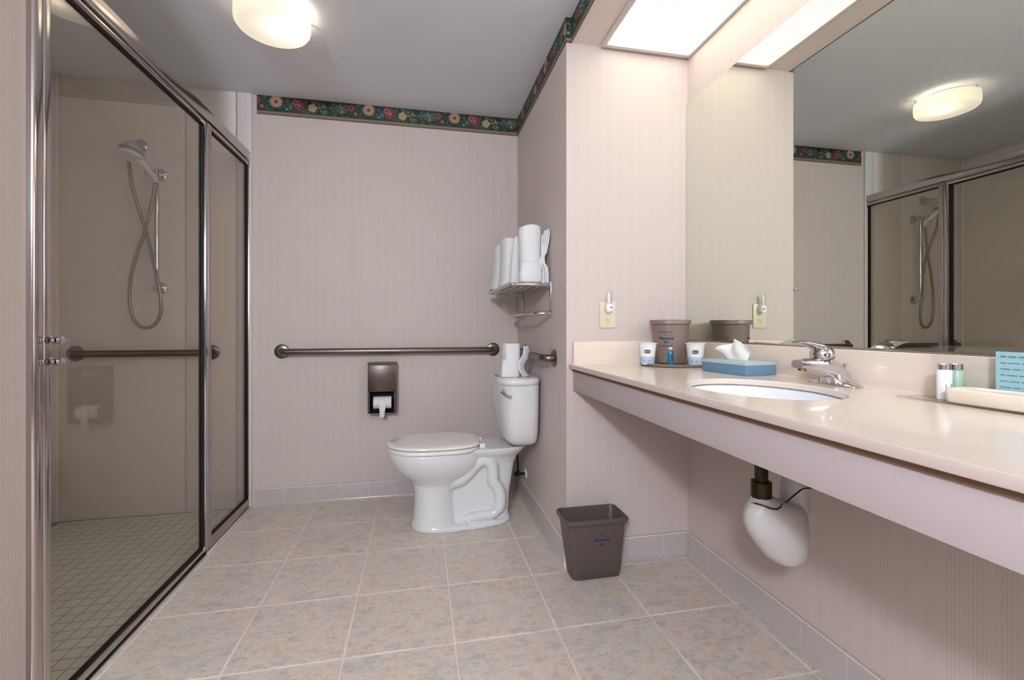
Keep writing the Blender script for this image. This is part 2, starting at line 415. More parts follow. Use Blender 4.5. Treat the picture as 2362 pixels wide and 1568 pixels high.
# ------------------------------------------------------------------ floral border: the printed colours are carried by the strip's own mesh
def art(u, v):
    """printed paper border; u metres along (repeat .53), v metres down from ceiling (0-.112)"""
    P = .53; uu = np.mod(u, P); c = np.zeros(u.shape + (3,)); c[:] = (10, 42, 34)
    rng = np.random.RandomState(3)
    def near(cu): return (uu - cu + P / 2) % P - P / 2
    def paint(mask, col):
        m = np.clip(mask, 0, 1)[..., None]; c[:] = c * (1 - m) + np.array(col) * m
    def soft(d, w=.0015): return np.clip(.5 - d / w, 0, 1)
    for i in range(230):
        cu, cv = rng.rand() * P, .008 + rng.rand() * .082; a = rng.rand() * pi; L = .008 + rng.rand() * .012; W = L * (.3 + .25 * rng.rand())
        dx, dy = near(cu), v - cv; x = dx * cos(a) + dy * sin(a); y = -dx * sin(a) + dy * cos(a)
        col = [(28, 92, 66), (52, 112, 84), (20, 74, 58), (84, 128, 108), (16, 60, 60), (64, 62, 50)][rng.randint(6)]
        paint(soft(np.sqrt((x / L) ** 2 + (y / W) ** 2) * W - W), col)
        paint(soft(np.maximum(np.abs(y) - .0006, np.abs(x) - L * .7)), tuple(k * .6 for k in col))
    def petals(cu, cv, r, n, cols, layers=3, ph=0):
        dx, dy = near(cu), v - cv; rr = np.hypot(dx, dy); th = np.arctan2(dy, dx)
        for k in range(layers):
            R_ = r * (1 - k / layers * .85); wob = R_ * (.82 + .18 * np.abs(np.cos(n * th / 2 + k * 1.1 + ph)))
            paint(soft(rr - wob), cols[k % len(cols)])
            paint(soft(np.abs(np.cos(n * th / 2 + k * 1.1 + ph)) * rr - .0007) * (rr < wob) * (rr > R_ * .4) * .5, tuple(q * .55 for q in cols[k % len(cols)]))
    petals(0, .032, .036, 15, [(222, 168, 128), (206, 142, 108), (232, 190, 150), (150, 60, 48)], 4)
    petals(.130, .042, .036, 6, [(140, 48, 52), (178, 82, 78), (124, 36, 44), (206, 122, 112)], 4)
    petals(.108, .026, .021, 5, [(176, 74, 74), (208, 134, 122), (130, 40, 44)], 3, 1)
    petals(.150, .054, .016, 5, [(120, 30, 40), (160, 62, 62)], 2, 2)
    petals(.204, .050, .026, 5, [(214, 182, 128), (232, 208, 156), (186, 142, 92), (226, 196, 140)], 4)
    for i in range(14):
        petals(.232 + rng.rand() * .05, .018 + rng.rand() * .05, .0055, 5, [(190, 120, 92), (214, 160, 128)], 2)
    for i in range(9):   # pale grass blades
        cu, cv = .315 + i * .011, .030 + (i % 3) * .010; a = -.75 + .09 * (i % 4)
        dx, dy = near(cu), v - cv; x = dx * cos(a) + dy * sin(a); y = -dx * sin(a) + dy * cos(a) + 9 * (dx * cos(a) + dy * sin(a)) ** 2
        paint(soft(np.maximum(np.abs(y) - .0017, np.abs(x) - .024)), [(196, 204, 190), (150, 172, 154), (106, 140, 120)][i % 3])
    petals(.372, .058, .010, 6, [(196, 120, 96), (222, 160, 130)], 2)
    petals(.425, .030, .023, 5, [(150, 60, 54), (190, 104, 88), (120, 40, 40)], 3)
    petals(.452, .062, .012, 6, [(170, 84, 76), (204, 132, 110)], 2)
    petals(.060, .070, .010, 5, [(96, 140, 116), (150, 180, 156)], 2)
    petals(.082, .058, .012, 5, [(70, 120, 96), (120, 156, 132)], 2)
    c[v > .0865] = (14, 34, 28)
    for a_, b_, col in ((.089, .0925, (176, 148, 104)), (.0925, .0955, (52, 46, 34)), (.0955, .102, (190, 166, 128)), (.102, .1045, (70, 50, 36)), (.1045, .109, (170, 140, 108)), (.109, .2, (80, 62, 48))):
        c[(v >= a_) & (v < b_)] = col
    c = c * .80; c = c * .85 + c.mean(-1, keepdims=True) * .15; c /= 255; return np.where(c <= .04045, c / 12.92, ((c + .055) / 1.055) ** 2.4)
def border(name, p0, dirv, nrm, L, u0=0, H=.112):
    d, n, p = Vector(dirv), Vector(nrm), Vector(p0); st = .0026
    nu, nv = max(2, int(L / st)), int(H / .0023)
    U, V = np.meshgrid(np.linspace(0, L, nu + 1), np.linspace(0, H, nv + 1), indexing='ij')
    col = art(U + u0, V).reshape(-1, 3); base = p + n * .0015
    co = np.stack([base.x + d.x * U, base.y + d.y * U, base.z - V], -1).reshape(-1, 3)
    idx = np.arange((nu + 1) * (nv + 1)).reshape(nu + 1, nv + 1)
    q = np.stack([idx[:-1, :-1], idx[1:, :-1], idx[1:, 1:], idx[:-1, 1:]], -1).reshape(-1, 4)
    if n.dot(Vector((-d.y, d.x, 0))) > 0: q = q[:, ::-1]
    me = bpy.data.meshes.new(name); me.from_pydata(co.tolist(), [], q.tolist())
    # thin edge down to the wall
    ca = me.color_attributes.new('Print', 'FLOAT_COLOR', 'POINT')
    ca.data.foreach_set('color', np.concatenate([col, np.ones((len(col), 1))], 1).ravel())
    me.materials.append(M['border']); o = bpy.data.objects.new(name, me); COL.objects.link(o); o['kind'] = 'structure'
    sm = o.modifiers.new('thickness', 'SOLIDIFY'); sm.thickness = .0014; sm.offset = -1
    return o
border('trim_2', (-.938, YB, ZC), (1, 0, 0), (0, -1, 0), XW + .938, .53 - .105)
border('trim_3', (XW, YA, ZC), (0, 1, 0), (-1, 0, 0), YB - YA - .003, .2)
border('trim_4', (XW - .0015, YA, ZC), (1, 0, 0), (0, -1, 0), .025, .05)
border('trim_5', (.668, YR, ZC), (0, 1, 0), (-1, 0, 0), YA - YR - .003, .33)

# ------------------------------------------------------------------ shower enclosure
FX = -.972; GXX = -.988   # room face of frame, glass plane
YJ, YD0, YD1, YP0, YP1 = 1.389, 1.425, 2.362, 2.424, 2.925
se_ = thing('shower_enclosure', 'chrome framed shower screen with wide tinted glass door and narrow fixed panel', 'shower', (-.99, 2.16, 0))
def profile(x0, x1, y0, y1, z0, z1, b=.005): return G().box(x0, x1, y0, y1, z0, z1, b, 4)
jg = profile(-1.022, FX + .004, YJ, YJ + .018, 0, 2.06, .006); 
obj('jamb', profile(-1.022, FX + .006, YJ, YD0 - .003, 0, 2.04, .0095), M['polish'], se_)
obj('header', G().box(-1.02, FX + .004, YJ, YB - .016, 2.038, 2.091, .004, 3), M['polish'], se_)
obj('header_lip', G().box(-1.015, FX + .008, YJ, 2.37, 2.030, 2.038, .002, 2), M['polish'], se_)
obj('threshold', G().box(-1.025, FX + .002, YJ, YB - .016, 0, .012, .002, 2), M['satin'], se_)
fp = obj('fixed_panel_frame', profile(-1.01, FX, YP0 - .030, YP0, .012, 2.032, .004).box(-1.01, FX, YP1 - .004, YB - .016, .012, 2.032, .003)
    .box(-1.008, FX - .001, YP0, YP1, .012, .058, .003).box(-1.008, FX - .001, YP0, YP1, 2.012, 2.032, .003), M['satin'], se_)
def gasket(y0, y1, z0, z1, w, wr=None):
    wr = wr or w
    return G().box(GXX - .006, GXX + .008, y0, y0 + .004, z0, z1).box(GXX - .006, GXX + .008, y1 - wr, y1, z0, z1) \
        .box(GXX - .006, GXX + .008, y0, y1, z0, z0 + w).box(GXX - .006, GXX + .008, y0, y1, z1 - w, z1)
obj('gasket', gasket(YP0, YP1 - .004, .058, 2.012, .006, .014), M['gasket'], fp)
obj('pane', G().box(GXX - .002, GXX + .002, YP0 + .003, YP1 - .008, .062, 2.008), M['bronzeglass'], se_, 0, label='bronze tinted glass')
obj('caulk_line', G().box(FX - .002, FX + .010, 2.37, YB - .016, 0, .006, .002), M['caulk'], se_)
obj('caulk_line', G().box(FX - .002, FX + .006, YB - .024, YB - .0165, 0, 2.0, .002), M['caulk'], se_)
sd = obj('door', profile(-1.005, FX + .003, YD0, YD0 + .026, .014, 2.028, .006).box(-1.005, FX + .001, YD1, YD1 + .028, .014, 2.028, .004)
    .box(-1.004, FX, YD0 + .02, YD1 + .01, .014, .036, .003).box(-1.004, FX, YD0 + .02, YD1 + .01, 2.008, 2.028, .003), M['polish'], se_, label='wide hinged door with polished frame')
obj('gasket', gasket(YD0 + .026, YD1, .036, 2.008, .007, .015), M['gasket'], sd)
obj('drip_sweep', G().box(FX - .004, FX + .002, YD0, YD1, .006, .0135), M['gasket'], sd)
obj('pane', G().box(GXX - .002, GXX + .002, YD0 + .030, YD1 - .004, .040, 2.004), M['bronzeglass'], sd, 0, label='bronze tinted glass')
obj('handle', G().box(FX + .003, FX + .049, 1.431, 1.443, .966, .978, .002).box(FX + .003, FX + .049, 1.431, 1.443, 1.024, 1.036, .002)
    .box(FX + .040, FX + .049, 1.4305, 1.4435, .966, 1.036, .002), M['acrylic'], sd, label='clear acrylic pull')
for z in (.972, 1.030):
    for dx, r_ in ((.003, .0115), (.016, .0095), (.028, .0105)):
        obj('collar', G().lathe((FX + dx, 1.437, z), (1, 0, 0), [(0, r_), (.007, r_), (.008, .006)], 20), M['chrome'], sd)

# ------------------------------------------------------------------ shower fittings
sh = thing('hand_shower', 'white hand shower with grey band on chrome slide bar behind tinted glass', 'shower head', (-1.431, YB - .012, 1.28))
WY = YB - .012
def flange(c, ax, r=.027, d=.012): return G().lathe(c, ax, [(0, r), (d * .4, r), (d, r * .45)], 28)
obj('wall_flange', flange((-1.533, WY, 2.081), (0, -1, 0), .037, .02), M['chrome'], sh)
obj('supply_arm', G().tube(spline([(-1.533, WY, 2.081), (-1.534, WY - .05, 2.079), (-1.55, WY - .10, 2.058), (-1.56, WY - .130, 2.02)], 6), .011), M['chrome'], sh)
for z in (1.925, 1.283):
    obj('bar_bracket', flange((-1.431, WY, z), (0, -1, 0), .034, .022).tube([(-1.431, WY, z), (-1.424, WY - .062, z)], .013)
        .lathe((-1.424, WY - .062, z - .013), (0, 0, 1), [(0, .013), (.004, .017), (.022, .017), (.026, .013)], 20), M['chrome'], sh)
obj('slide_bar', G().cyl((-1.424, WY - .062, 1.283), (-1.424, WY - .062, 1.925), .0120, 18), M['chrome'], sh)
obj('holder', G().cyl((-1.424, WY - .062, 1.895), (-1.424, WY - .062, 1.935), .015, 20).tube([(-1.424, WY - .062, 1.91), (-1.44, WY - .10, 1.915)], .011)
    .cyl((-1.444, WY - .105, 1.890), (-1.449, WY - .112, 1.93), .013, 18), M['chrome'], sh)
def at(u, v, Y):
    a = (u - 1181) / CAM_F; s_, c_ = sin(CAM_YAW), cos(CAM_YAW); d = (s_ + a * c_, c_ - a * s_, -(v - 753.3) / CAM_F)
    k = Y / d[1]; return (d[0] * k, Y, CAM_H + d[2] * k)
hb = Vector(at(357, 408, WY - .108)); hd = Vector(at(304, 350, WY - .185))
obj('handle', G().tube([hb + Vector((.006, 0, -.03)), hb, hb.lerp(hd, .4), hb.lerp(hd, .75)], [.011, .012, .013, .015]), M['whiteplastic'], sh)
ax = Vector((-.18, -.20, -1)).normalized()
hh = obj('spray_head', G().lathe(hd + ax * -.024, ax, [(-.008, .012), (.000, .036), (.008, .050), (.016, .0545), (.042, .054), (.050, .050), (.053, .042)], 36), M['whiteplastic'], sh)
obj('grey_band', G().lathe(hd + ax * -.010, ax, [(0, .0552), (.022, .0552)], 36), M['greyband'], hh, label='grey band')
hp = [(297, 372, 2.81), (304, 425, 2.82), (320, 480, 2.85), (337, 535, 2.87), (351, 590, 2.87), (363, 645, 2.845), (371, 695, 2.845), (369, 728, 2.85), (355, 750, 2.86), (335, 756, 2.87),
      (315, 746, 2.87), (303, 720, 2.87), (299, 680, 2.87), (303, 635, 2.865), (316, 585, 2.855), (332, 540, 2.84), (346, 490, 2.83), (355, 445, 2.825), (359, 424, 2.822)]
HP = spline([at(*p) for p in hp], 14)
HPs = [HP[0]]; 
for p in HP:
    while (p - HPs[-1]).length > .0034: HPs.append(HPs[-1] + (p - HPs[-1]).normalized() * .0034)
obj('hose', G().tube(HPs, [.0098 if i % 2 else .0080 for i in range(len(HPs))], 10), M['hose'], sh, 60)
def grab_bar(name, label, a, b, nrm, off=.055, r=.0185, fr=.043):
    a, b, n = Vector(a), Vector(b), Vector(nrm); t = thing(name, label, 'grab bar', a.lerp(b, .5)); d = (b - a).normalized()
    pts = [a + n * .004, a + n * (off * .35)] + [a + n * off * (.35 + .65 * sin(k * pi / 2 / 6)) + d * (off * .75) * (1 - cos(k * pi / 2 / 6)) for k in range(1, 7)]
    pts += [b + n * off * (.35 + .65 * sin(k * pi / 2 / 6)) - d * (off * .75) * (1 - cos(k * pi / 2 / 6)) for k in range(6, 0, -1)] + [b + n * (off * .35), b + n * .004]
    obj('bar', G().tube(pts, r, 20), M['bronze'], t)
    for p in (a, b): obj('flange', G().lathe(p, n, [(.0005, fr), (.004, fr), (.009, fr - .006), (.0095, r)], 36), M['bronze'], t)
    return t
grab_bar('grab_bar', 'long brushed steel grab bar on the pink back wall above the paper dispenser', (-.800, YB, .918), (.478, YB, .918), (0, -1, 0))
grab_bar('grab_bar', 'grab bar inside the shower seen through the tinted glass', (-1.847, WY, .918), (-1.175, WY, .918), (0, -1, 0))
grab_bar('grab_bar', 'short steel grab bar above the toilet tank on the side wall', (XW, 2.105, .914), (XW, 2.72, .914), (-1, 0, 0))

# ------------------------------------------------------------------ ceiling drum light
DC = (-.616, 2.129)
dl = thing('ceiling_light', 'round frosted glass drum light on the ceiling above the toilet area', 'lamp', (DC[0], DC[1], 2.345))
obj('ceiling_pan', G().lathe((DC[0], DC[1], ZC), (0, 0, -1), [(.0003, .105), (.010, .105), (.016, .095)], 40), M['trimwhite'], dl)
dr = G(); rings = [se(DC[0], DC[1], z, r, r, 2, 64) for z, r in ((2.4235, .147), (2.420, .1495), (2.400, .150), (2.375, .150), (2.362, .148), (2.353, .142), (2.348, .130), (2.347, .10), (2.349, .06), (2.350, .02))]
dr.loft(rings, False, True); obj('glass_drum', dr, M['drum'], dl, 60)
for k in range(3):
    a = k * 2.1 + .5; obj('retaining_clip', G().box(-.006, .006, -.004, .004, 2.418, 2.434, .001, 1, Matrix.Translation((DC[0] + .148 * cos(a), DC[1] + .148 * sin(a), 0)) @ Matrix.Rotation(a, 4, 'Z')), M['chrome'], dl)
bl = bpy.data.lights.new('drum_bulb', 'POINT'); bl.energy = BULB_W; bl.shadow_soft_size = .022; bl.color = (1, .88, .70)
blo = bpy.data.objects.new('drum_bulb', bl); COL.objects.link(blo); blo.location = (DC[0] + .05, DC[1] - .01, 2.390)

# ------------------------------------------------------------------ vanity light panel in the soffit
LX0, LX1, LY0, LY1 = .798, 1.239, .66, 1.912
vl = thing('vanity_light', 'long fluorescent light with gridded lens recessed under the soffit', 'light', ((LX0 + LX1) / 2, (LY0 + LY1) / 2, 2.322))
fr = G(); w = .022
for b in ((LX0, LX0 + w, LY0, LY1), (LX1 - w * .7, LX1, LY0, LY1), (LX0 + w, LX1 - w * .7, LY0, LY0 + w), (LX0 + w, LX1 - w * .7, LY1 - w, LY1)): fr.box(*b, 2.318, 2.330, .003)
obj('frame', fr, M['doorpaint'], vl)
obj('lens', G().box(LX0 + w - .001, LX1 - w * .7 + .001, LY0 + w - .001, LY1 - w + .001, 2.3235, 2.3285), M['panel'], vl, 0)

# ------------------------------------------------------------------ mirror
mr = thing('wall_mirror_glass', 'large frameless mirror above the vanity backsplash', 'mirror', (XM, .7, 1.004)); mr.name = 'vanity_mirror'; ORG['vanity_mirror'] = ORG['wall_mirror_glass']
obj('backing', G().box(XM - .004, XM, -.6, YA - .002, 1.0045, 2.113), M['black'], mr, 0)
obj('mirror_glass', G().box(XM - .0065, XM - .004, -.6, YA - .003, 1.005, 2.112), M['mirror'], mr, 0)
obj('edge_channel', G().box(XM - .009, XM, -.6, YA - .002, 1.001, 1.0065, .001), M['polish'], mr)

# ------------------------------------------------------------------ vanity counter
CX0, CZ = .655, .900
SKX, SKY, SA, SB = .91, 1.075, .172, .212
vc = thing('vanity_counter', 'long cream cultured marble vanity counter with deep apron and integral basin', 'counter', (.95, .7, .78))
g = G(); y0, y1, x1 = SKY - .29, SKY + .29, 1.235
nose = .0065
g.box(CX0 + .004, x1, YR + .001, y0, .884, CZ).box(CX0 + .004, x1, y1, YA - .001, .884, CZ)
per = []
nn = 18
for a, b in (((x1, y0), (x1, y1)), ((x1, y1), (CX0 + .004, y1)), ((CX0 + .004, y1), (CX0 + .004, y0)), ((CX0 + .004, y0), (x1, y0))):
    for k in range(nn): per.append((a[0] + (b[0] - a[0]) * k / nn, a[1] + (b[1] - a[1]) * k / nn))
def ell(p, s=1.0):
    th = math.atan2((p[1] - SKY) / SB, (p[0] - SKX) / SA); return (SKX + SA * s * cos(th), SKY + SB * s * sin(th))
r0 = [(p[0], p[1], .884) for p in per]; r1 = [(p[0], p[1], CZ) for p in per]
r2 = [(*ell(p, 1.02), CZ) for p in per]; r3 = [(*ell(p, 1.0), CZ - .003) for p in per]; r4 = [(*ell(p, .998), .884) for p in per]
g.loft([r0, r1, r2, r3, r4], False, False)
obj('countertop', g, M['counter'], vc, 35)
prof = [(.0042, 0), (.0030, 0), (.0008, -.0010), (0, -.003), (0, -.016), (.0010, -.0185), (.003, -.0195), (.014, -.0195), (.014, -.0165), (.0042, -.0165)]
eg = G(); eg.loft([[(CX0 + a, y, CZ + b) for a, b in prof] for y in (YR + .001, YA - .001)], False, False)
obj('front_edge', eg, M['edge'], vc, 35, label='slim rounded front edge')
bw = G(); rr = []
for s_, z in ((1.03, .884), (1.03, .879), (1.0, .879), (.985, .860), (.95, .825), (.86, .785), (.70, .758), (.45, .745), (.15, .742)): rr.append([(*ell(p, s_), z) for p in per])
bw.loft(rr, False, False); rr2 = [[(*ell(p, s_), z) for p in per] for s_, z in ((.15, .742), (.15, .728), (.46, .732), (.74, .745), (.92, .776), (1.0, .82), (1.03, .86), (1.03, .884))]
bw.loft(rr2, False, False)
bs = obj('basin', bw, M['basin'], vc, 60, label='white oval basin')
obj('drain', G().lathe((SKX, SKY, .741), (0, 0, 1), [(-.02, .022), (.003, .024), (.0045, .018), (.002, .012)], 28), M['chrome'], bs)
obj('apron', G().box(.674, .690, YR + .001, YA - .001, .783, .868, .0015), M['apron'], vc)
sb = G(); xs0, xs1 = .670, XM - .003
sb.box(xs0, xs1, YR + .001, SKY - SB - .03, .8685, .8835).box(xs0, xs1, SKY + SB + .03, YA - .001, .8685, .8835)
sb.box(xs0, SKX - SA - .03, SKY - SB - .03, SKY + SB + .03, .8685, .8835).box(SKX + SA + .03, xs1, SKY - SB - .03, SKY + SB + .03, .8685, .8835)
obj('substrate', sb, M['board'], vc, 0, label='brown particle board under the marble top')  # shows as brown line under the slab; full sheet added to darken the underside
obj('added_dark_backing', G().box(.6905, .700, YR + .001, YA - .001, .790, .868), M['board'], vc, 0)  # unseen brown board, added to cut bounced light under the counter
obj('backsplash', G().box(XM - .020, XM - .0002, YR + .001, YA - .021, CZ - .016, 1.0, .0025, 3), M['counter'], vc)
obj('side_splash', G().box(.671, XM - .0002, YA - .020, YA - .0005, CZ - .016, 1.0, .0025, 3), M['counter'], vc)
obj('caulk_line', G().box(XM - .0235, XM - .019, YR + .001, YA - .02, CZ, CZ + .002), M['caulk'], vc)

# ------------------------------------------------------------------ faucet
fc = thing('faucet', 'chrome single lever faucet with pop-up rod behind the basin', 'faucet', (1.15, 1.09, CZ))
FXc, FYc = 1.172, 1.092
obj('base_plate', G().loft([se(FXc, FYc, z, a, b, 2.6, 40) for z, a, b in ((CZ + .0005, .031, .080), (CZ + .004, .031, .080), (CZ + .010, .024, .066), (CZ + .011, .012, .05))]), M['chrome'], fc)
body = G(); ringsb = []
for k, (x, z, hy, hz, tilt) in enumerate(((1.196, .908, .034, .006, 1.25), (1.186, .920, .032, .016, 1.15), (1.170, .934, .0295, .026, .95), (1.150, .945, .027, .029, .70), (1.126, .951, .0255, .027, .45), (1.100, .9565, .0245, .021, .25), (1.075, .960, .0235, .0165, .12), (1.055, .961, .0225, .0135, .05), (1.046, .960, .0205, .0115, 0))):
    ring = []
    for j in range(32):
        th = 2 * pi * j / 32; c, s_ = cos(th), sin(th)
        yy = hy * math.copysign(abs(c) ** .7, c); zz = hz * math.copysign(abs(s_) ** .7, s_)
        ring.append((x + zz * sin(tilt), FYc + yy, z + zz * cos(tilt)))
    ringsb.append(ring)
body.loft(ringsb)
body.loft([se(x, FYc, z, a, b, 2.6, 32) for x, z, a, b in ((1.168, .905, .028, .040), (1.166, .915, .026, .034), (1.162, .928, .024, .029), (1.155, .942, .020, .026))])
obj('body', body, M['chrome'], fc, 50)
obj('aerator', G().cyl((1.063, FYc, .952), (1.062, FYc, .941), .011, 22), M['brass'], fc, label='brass coloured aerator')
ax = Vector((-.36, 0, 1)).normalized(); b0 = Vector((1.142, FYc, .952))
obj('neck', G().lathe(b0, ax, [(0, .026), (.024, .0265), (.0245, .024)], 28), M['chrome'], fc)
obj('black_ring', G().lathe(b0 + ax * .0245, ax, [(0, .0295), (.003, .0295)], 32), M['black'], fc, label='black ring')
hk = G().lathe(b0 + ax * .0275, ax, [(0, .0300), (.004, .0312), (.014, .0305), (.024, .0265), (.031, .0200), (.034, .011), (.0345, .002)], 36)
hr = []
for x, z, hy, hz in ((1.115, 1.008, .025, .014), (1.095, 1.014, .021, .011), (1.075, 1.019, .018, .008), (1.052, 1.022, .015, .005), (1.040, 1.0228, .011, .003)):
    hr.append([(x, FYc + hy * cos(2 * pi * j / 20), z + hz * sin(2 * pi * j / 20)) for j in range(20)])
hk.loft(hr); lv = obj('lever_handle', hk, M['chrome'], fc, 50)
obj('popup_rod', G().cyl((1.2085, FYc, .906), (1.2085, FYc, .955), .0025, 12).lathe((1.2085, FYc, .953), (0, 0, 1), [(0, .004), (.004, .006), (.009, .004)], 16), M['chrome'], fc)

# ------------------------------------------------------------------ pipe work under the counter
tr = thing('drain_trap', 'drain trap wrapped in a white vinyl cover hanging under the basin', 'pipe', (.95, 1.075, .41))
obj('tailpiece', G().cyl((.915, SKY, .7275), (.915, SKY, .60), .017, 20).cyl((.915, SKY, .645), (.915, SKY, .590), .026, 20).tube([(.905, SKY - .01, .66), (.897, SKY - .012, .71), (.895, SKY - .012, .727)], .008), M['darkbronze'], tr)
wr = []
for z, xa, xb, hy in ((.604, .890, .945, .030), (.590, .885, .975, .038), (.575, .872, 1.035, .047), (.555, .866, 1.050, .052), (.53, .868, 1.054, .055), (.50, .884, 1.056, .057), (.475, .902, 1.056, .056), (.45, .922, 1.052, .052), (.432, .940, 1.042, .045), (.420, .958, 1.026, .034), (.414, .975, 1.010, .02)):
    ring = []
    for j in range(48):
        th = 2 * pi * j / 48; wv = 1 + (.016 * sin(5 * th + z * 50) + .012 * sin(11 * th - z * 70)) * max(0, min(1, (z - .46) / .1))
        ring.append(((xa + xb) / 2 + (xb - xa) / 2 * cos(th) * wv, SKY + hy * sin(th) * wv, z))
    wr.append(ring)
obj('vinyl_cover', G().loft(wr[::-1]), M['vinyl'], tr, 60, label='white vinyl cover')
w2 = []
for k, (p, r) in enumerate((((1.030, SKY + .01, .545), .042), ((1.032, SKY + .012, .60), .040), ((1.040, SKY + .014, .640), .036), ((1.075, SKY + .045, .662), .034), ((1.13, SKY + .095, .670), .033), ((1.20, SKY + .115, .674), .032))):
    w2.append((p, r))
obj('vinyl_cover', G().tube(spline([p for p, _ in w2], 5), .036, 24), M['vinyl'], tr, 60, label='white vinyl cover')
obj('tie', G().tube([(.885 + .04 * (1 - cos(a)), SKY - .042 * sin(a) * 1.0, .588 + .004 * sin(3 * a)) for a in [k * pi / 8 for k in range(9)]], .0022, 8).tube(spline([(.95, SKY - .045, .60), (.985, SKY - .047, .625), (1.02, SKY - .035, .63), (1.07, SKY - .03, .625)], 5), .002, 8), M['darkbronze'], tr)
obj('escutcheon', G().lathe((XM - .0005, SKY + .115, .674), (-1, 0, 0), [(0, .048), (.004, .047), (.010, .036)], 28), M['whiteplastic'], tr)
sv = thing('stop_valve', 'dark water stop valve on the wall right of the wrapped trap', 'valve', (1.22, .955, .62))
obj('body', G().cyl((XM - .001, 1.115, .640), (1.175, 1.115, .640), .009, 16).cyl((1.185, 1.115, .628), (1.185, 1.115, .665), .010, 16).cyl((1.186, 1.115, .640), (1.186, 1.088, .640), .007, 14), M['darkbronze'], sv)
obj('knob', G().loft([[(1.186 + .017 * cos(2 * pi * j / 20), y, .640 + .011 * sin(2 * pi * j / 20)) for j in range(20)] for y in (1.089, 1.080)]), M['black'], sv)
obj('supply_line', G().tube(spline([(1.185, 1.115, .665), (1.180, 1.112, .70), (1.165, 1.10, .76), (1.155, 1.095, .864)], 6), .004, 10), M['darkbronze'], sv)
sv.location = (1.22, 1.1, .62)
for ch in sv.children:
    for v in ch.data.vertices: v.co += Vector((1.22, .955, .62)) - Vector((1.22, 1.1, .62))

# ------------------------------------------------------------------ toilet
YT = 2.495
tl = thing('toilet', 'white porcelain two-piece toilet with closed lid facing the shower', 'toilet', (.25, YT, 0))
def remeshed(name, g, mat, parent, voxel, smooth_it, label=None):
    me = bpy.data.meshes.new('t'); me.from_pydata(g.v, [], g.f); bm = bmesh.new(); bm.from_mesh(me); bmesh.ops.recalc_face_normals(bm, faces=bm.faces); bm.to_mesh(me); bm.free()
    o = bpy.data.objects.new('t', me); COL.objects.link(o)
    m = o.modifiers.new('r', 'REMESH'); m.mode = 'VOXEL'; m.voxel_size = voxel
    m = o.modifiers.new('s', 'SMOOTH'); m.iterations = smooth_it; m.factor = .6
    dg = bpy.context.evaluated_depsgraph_get(); me2 = bpy.data.meshes.new_from_object(o.evaluated_get(dg))
    bpy.data.objects.remove(o)
    off = Vector(ORG[parent.name]); me2.transform(Matrix.Translation(-off)); me2.materials.clear(); me2.materials.append(mat)
    me2.polygons.foreach_set('use_smooth', [True] * len(me2.polygons)); me2.name = name
    r = bpy.data.objects.new(name, me2); COL.objects.link(r); r.parent = parent; ORG[r.name] = tuple(off)
    return r
g = G()
g.loft([egg(x0, xm, x1, YT, hw, z) for z, x0, xm, x1, hw in (
    (0, -.040, .07, .205, .122), (.012, -.038, .07, .205, .121), (.05, -.030, .07, .20, .113), (.12, -.024, .07, .19, .103), (.19, -.024, .07, .195, .100), (.235, -.034, .07, .215, .106),
    (.262, -.058, .07, .25, .122), (.288, -.092, .07, .30, .142), (.315, -.122, .07, .33, .158), (.345, -.144, .07, .345, .170), (.375, -.156, .06, .345, .177), (.405, -.160, .06, .34, .178), (.413, -.156, .06, .33, .174))])
g.loft([egg(.05, .30, x1, YT, hw, z, 2.5, 3.2) for z, x1, hw in ((0, .492, .082), (.05, .488, .068), (.15, .495, .062), (.26, .512, .064), (.32, .522, .074), (.36, .540, .095), (.388, .565, .118), (.413, .590, .128), (.418, .585, .120))])
g.loft([egg(-.040, .12, .500, YT, hw, z, 2.2, 2.6) for z, hw in ((0, .130), (.018, .128), (.026, .120))])
for sgn in (-1, 1):
    yy = YT + sgn * .066
    tp = spline([(.165, YT + sgn * .05, .235), (.215, yy, .250), (.262, yy + sgn * .006, .290), (.305, yy + sgn * .010, .335), (.345, yy + sgn * .012, .348), (.383, yy + sgn * .012, .325), (.394, yy + sgn * .010, .280), (.396, yy + sgn * .010, .236),
                 (.422, yy + sgn * .010, .192), (.434, yy + sgn * .010, .140), (.422, yy + sgn * .010, .088), (.385, yy + sgn * .014, .056), (.33, yy + sgn * .014, .054), (.27, yy + sgn * .014, .046), (.235, yy, .02)], 6)
    rad = [.036 if i < 14 else (.035 if i < 24 else (.032 if i < 62 else .026)) for i in range(len(tp))]
    g.tube(tp, rad, 16)
bowl = remeshed('bowl', g, M['porcelain'], tl, .0052, 5)
obj('bolt_cap', G().lathe((.235, YT - .112, .026), (0, 0, 1), [(-.01, .013), (.012, .012), (.018, .007)], 20), M['porcelain'], bowl)
def slab(x0, x1, hw, z0, z1, e, n=2.15): 
    rr = []
    for z, q in ((z0, e), (z0 + e * .6, 0), (z1 - e, 0), (z1 - e * .35, e * .5), (z1, e * 1.6), (z1 + .002, .05)):
        rr.append(egg(x0 + q, .06, x1 - q, YT, hw - q, z, n, 3.4))
    return G().loft(rr)
sg = slab(-.163, .318, .181, .4145, .4345, .005)
sg.v = [(x, y, z + max(0, .0) ) for x, y, z in sg.v]
obj('seat', sg, M['seat'], tl, 50)
lidg = slab(-.166, .326, .184, .4385, .4555, .007)
obj('lid', lidg, M['seat'], tl, 50)
for s_ in (-1, 1): obj('hinge', G().box(.318, .352, YT + s_ * .07 - .013, YT + s_ * .07 + .013, .4145, .440, .005, 3), M['seat'], tl)
tk = G(); rr = []
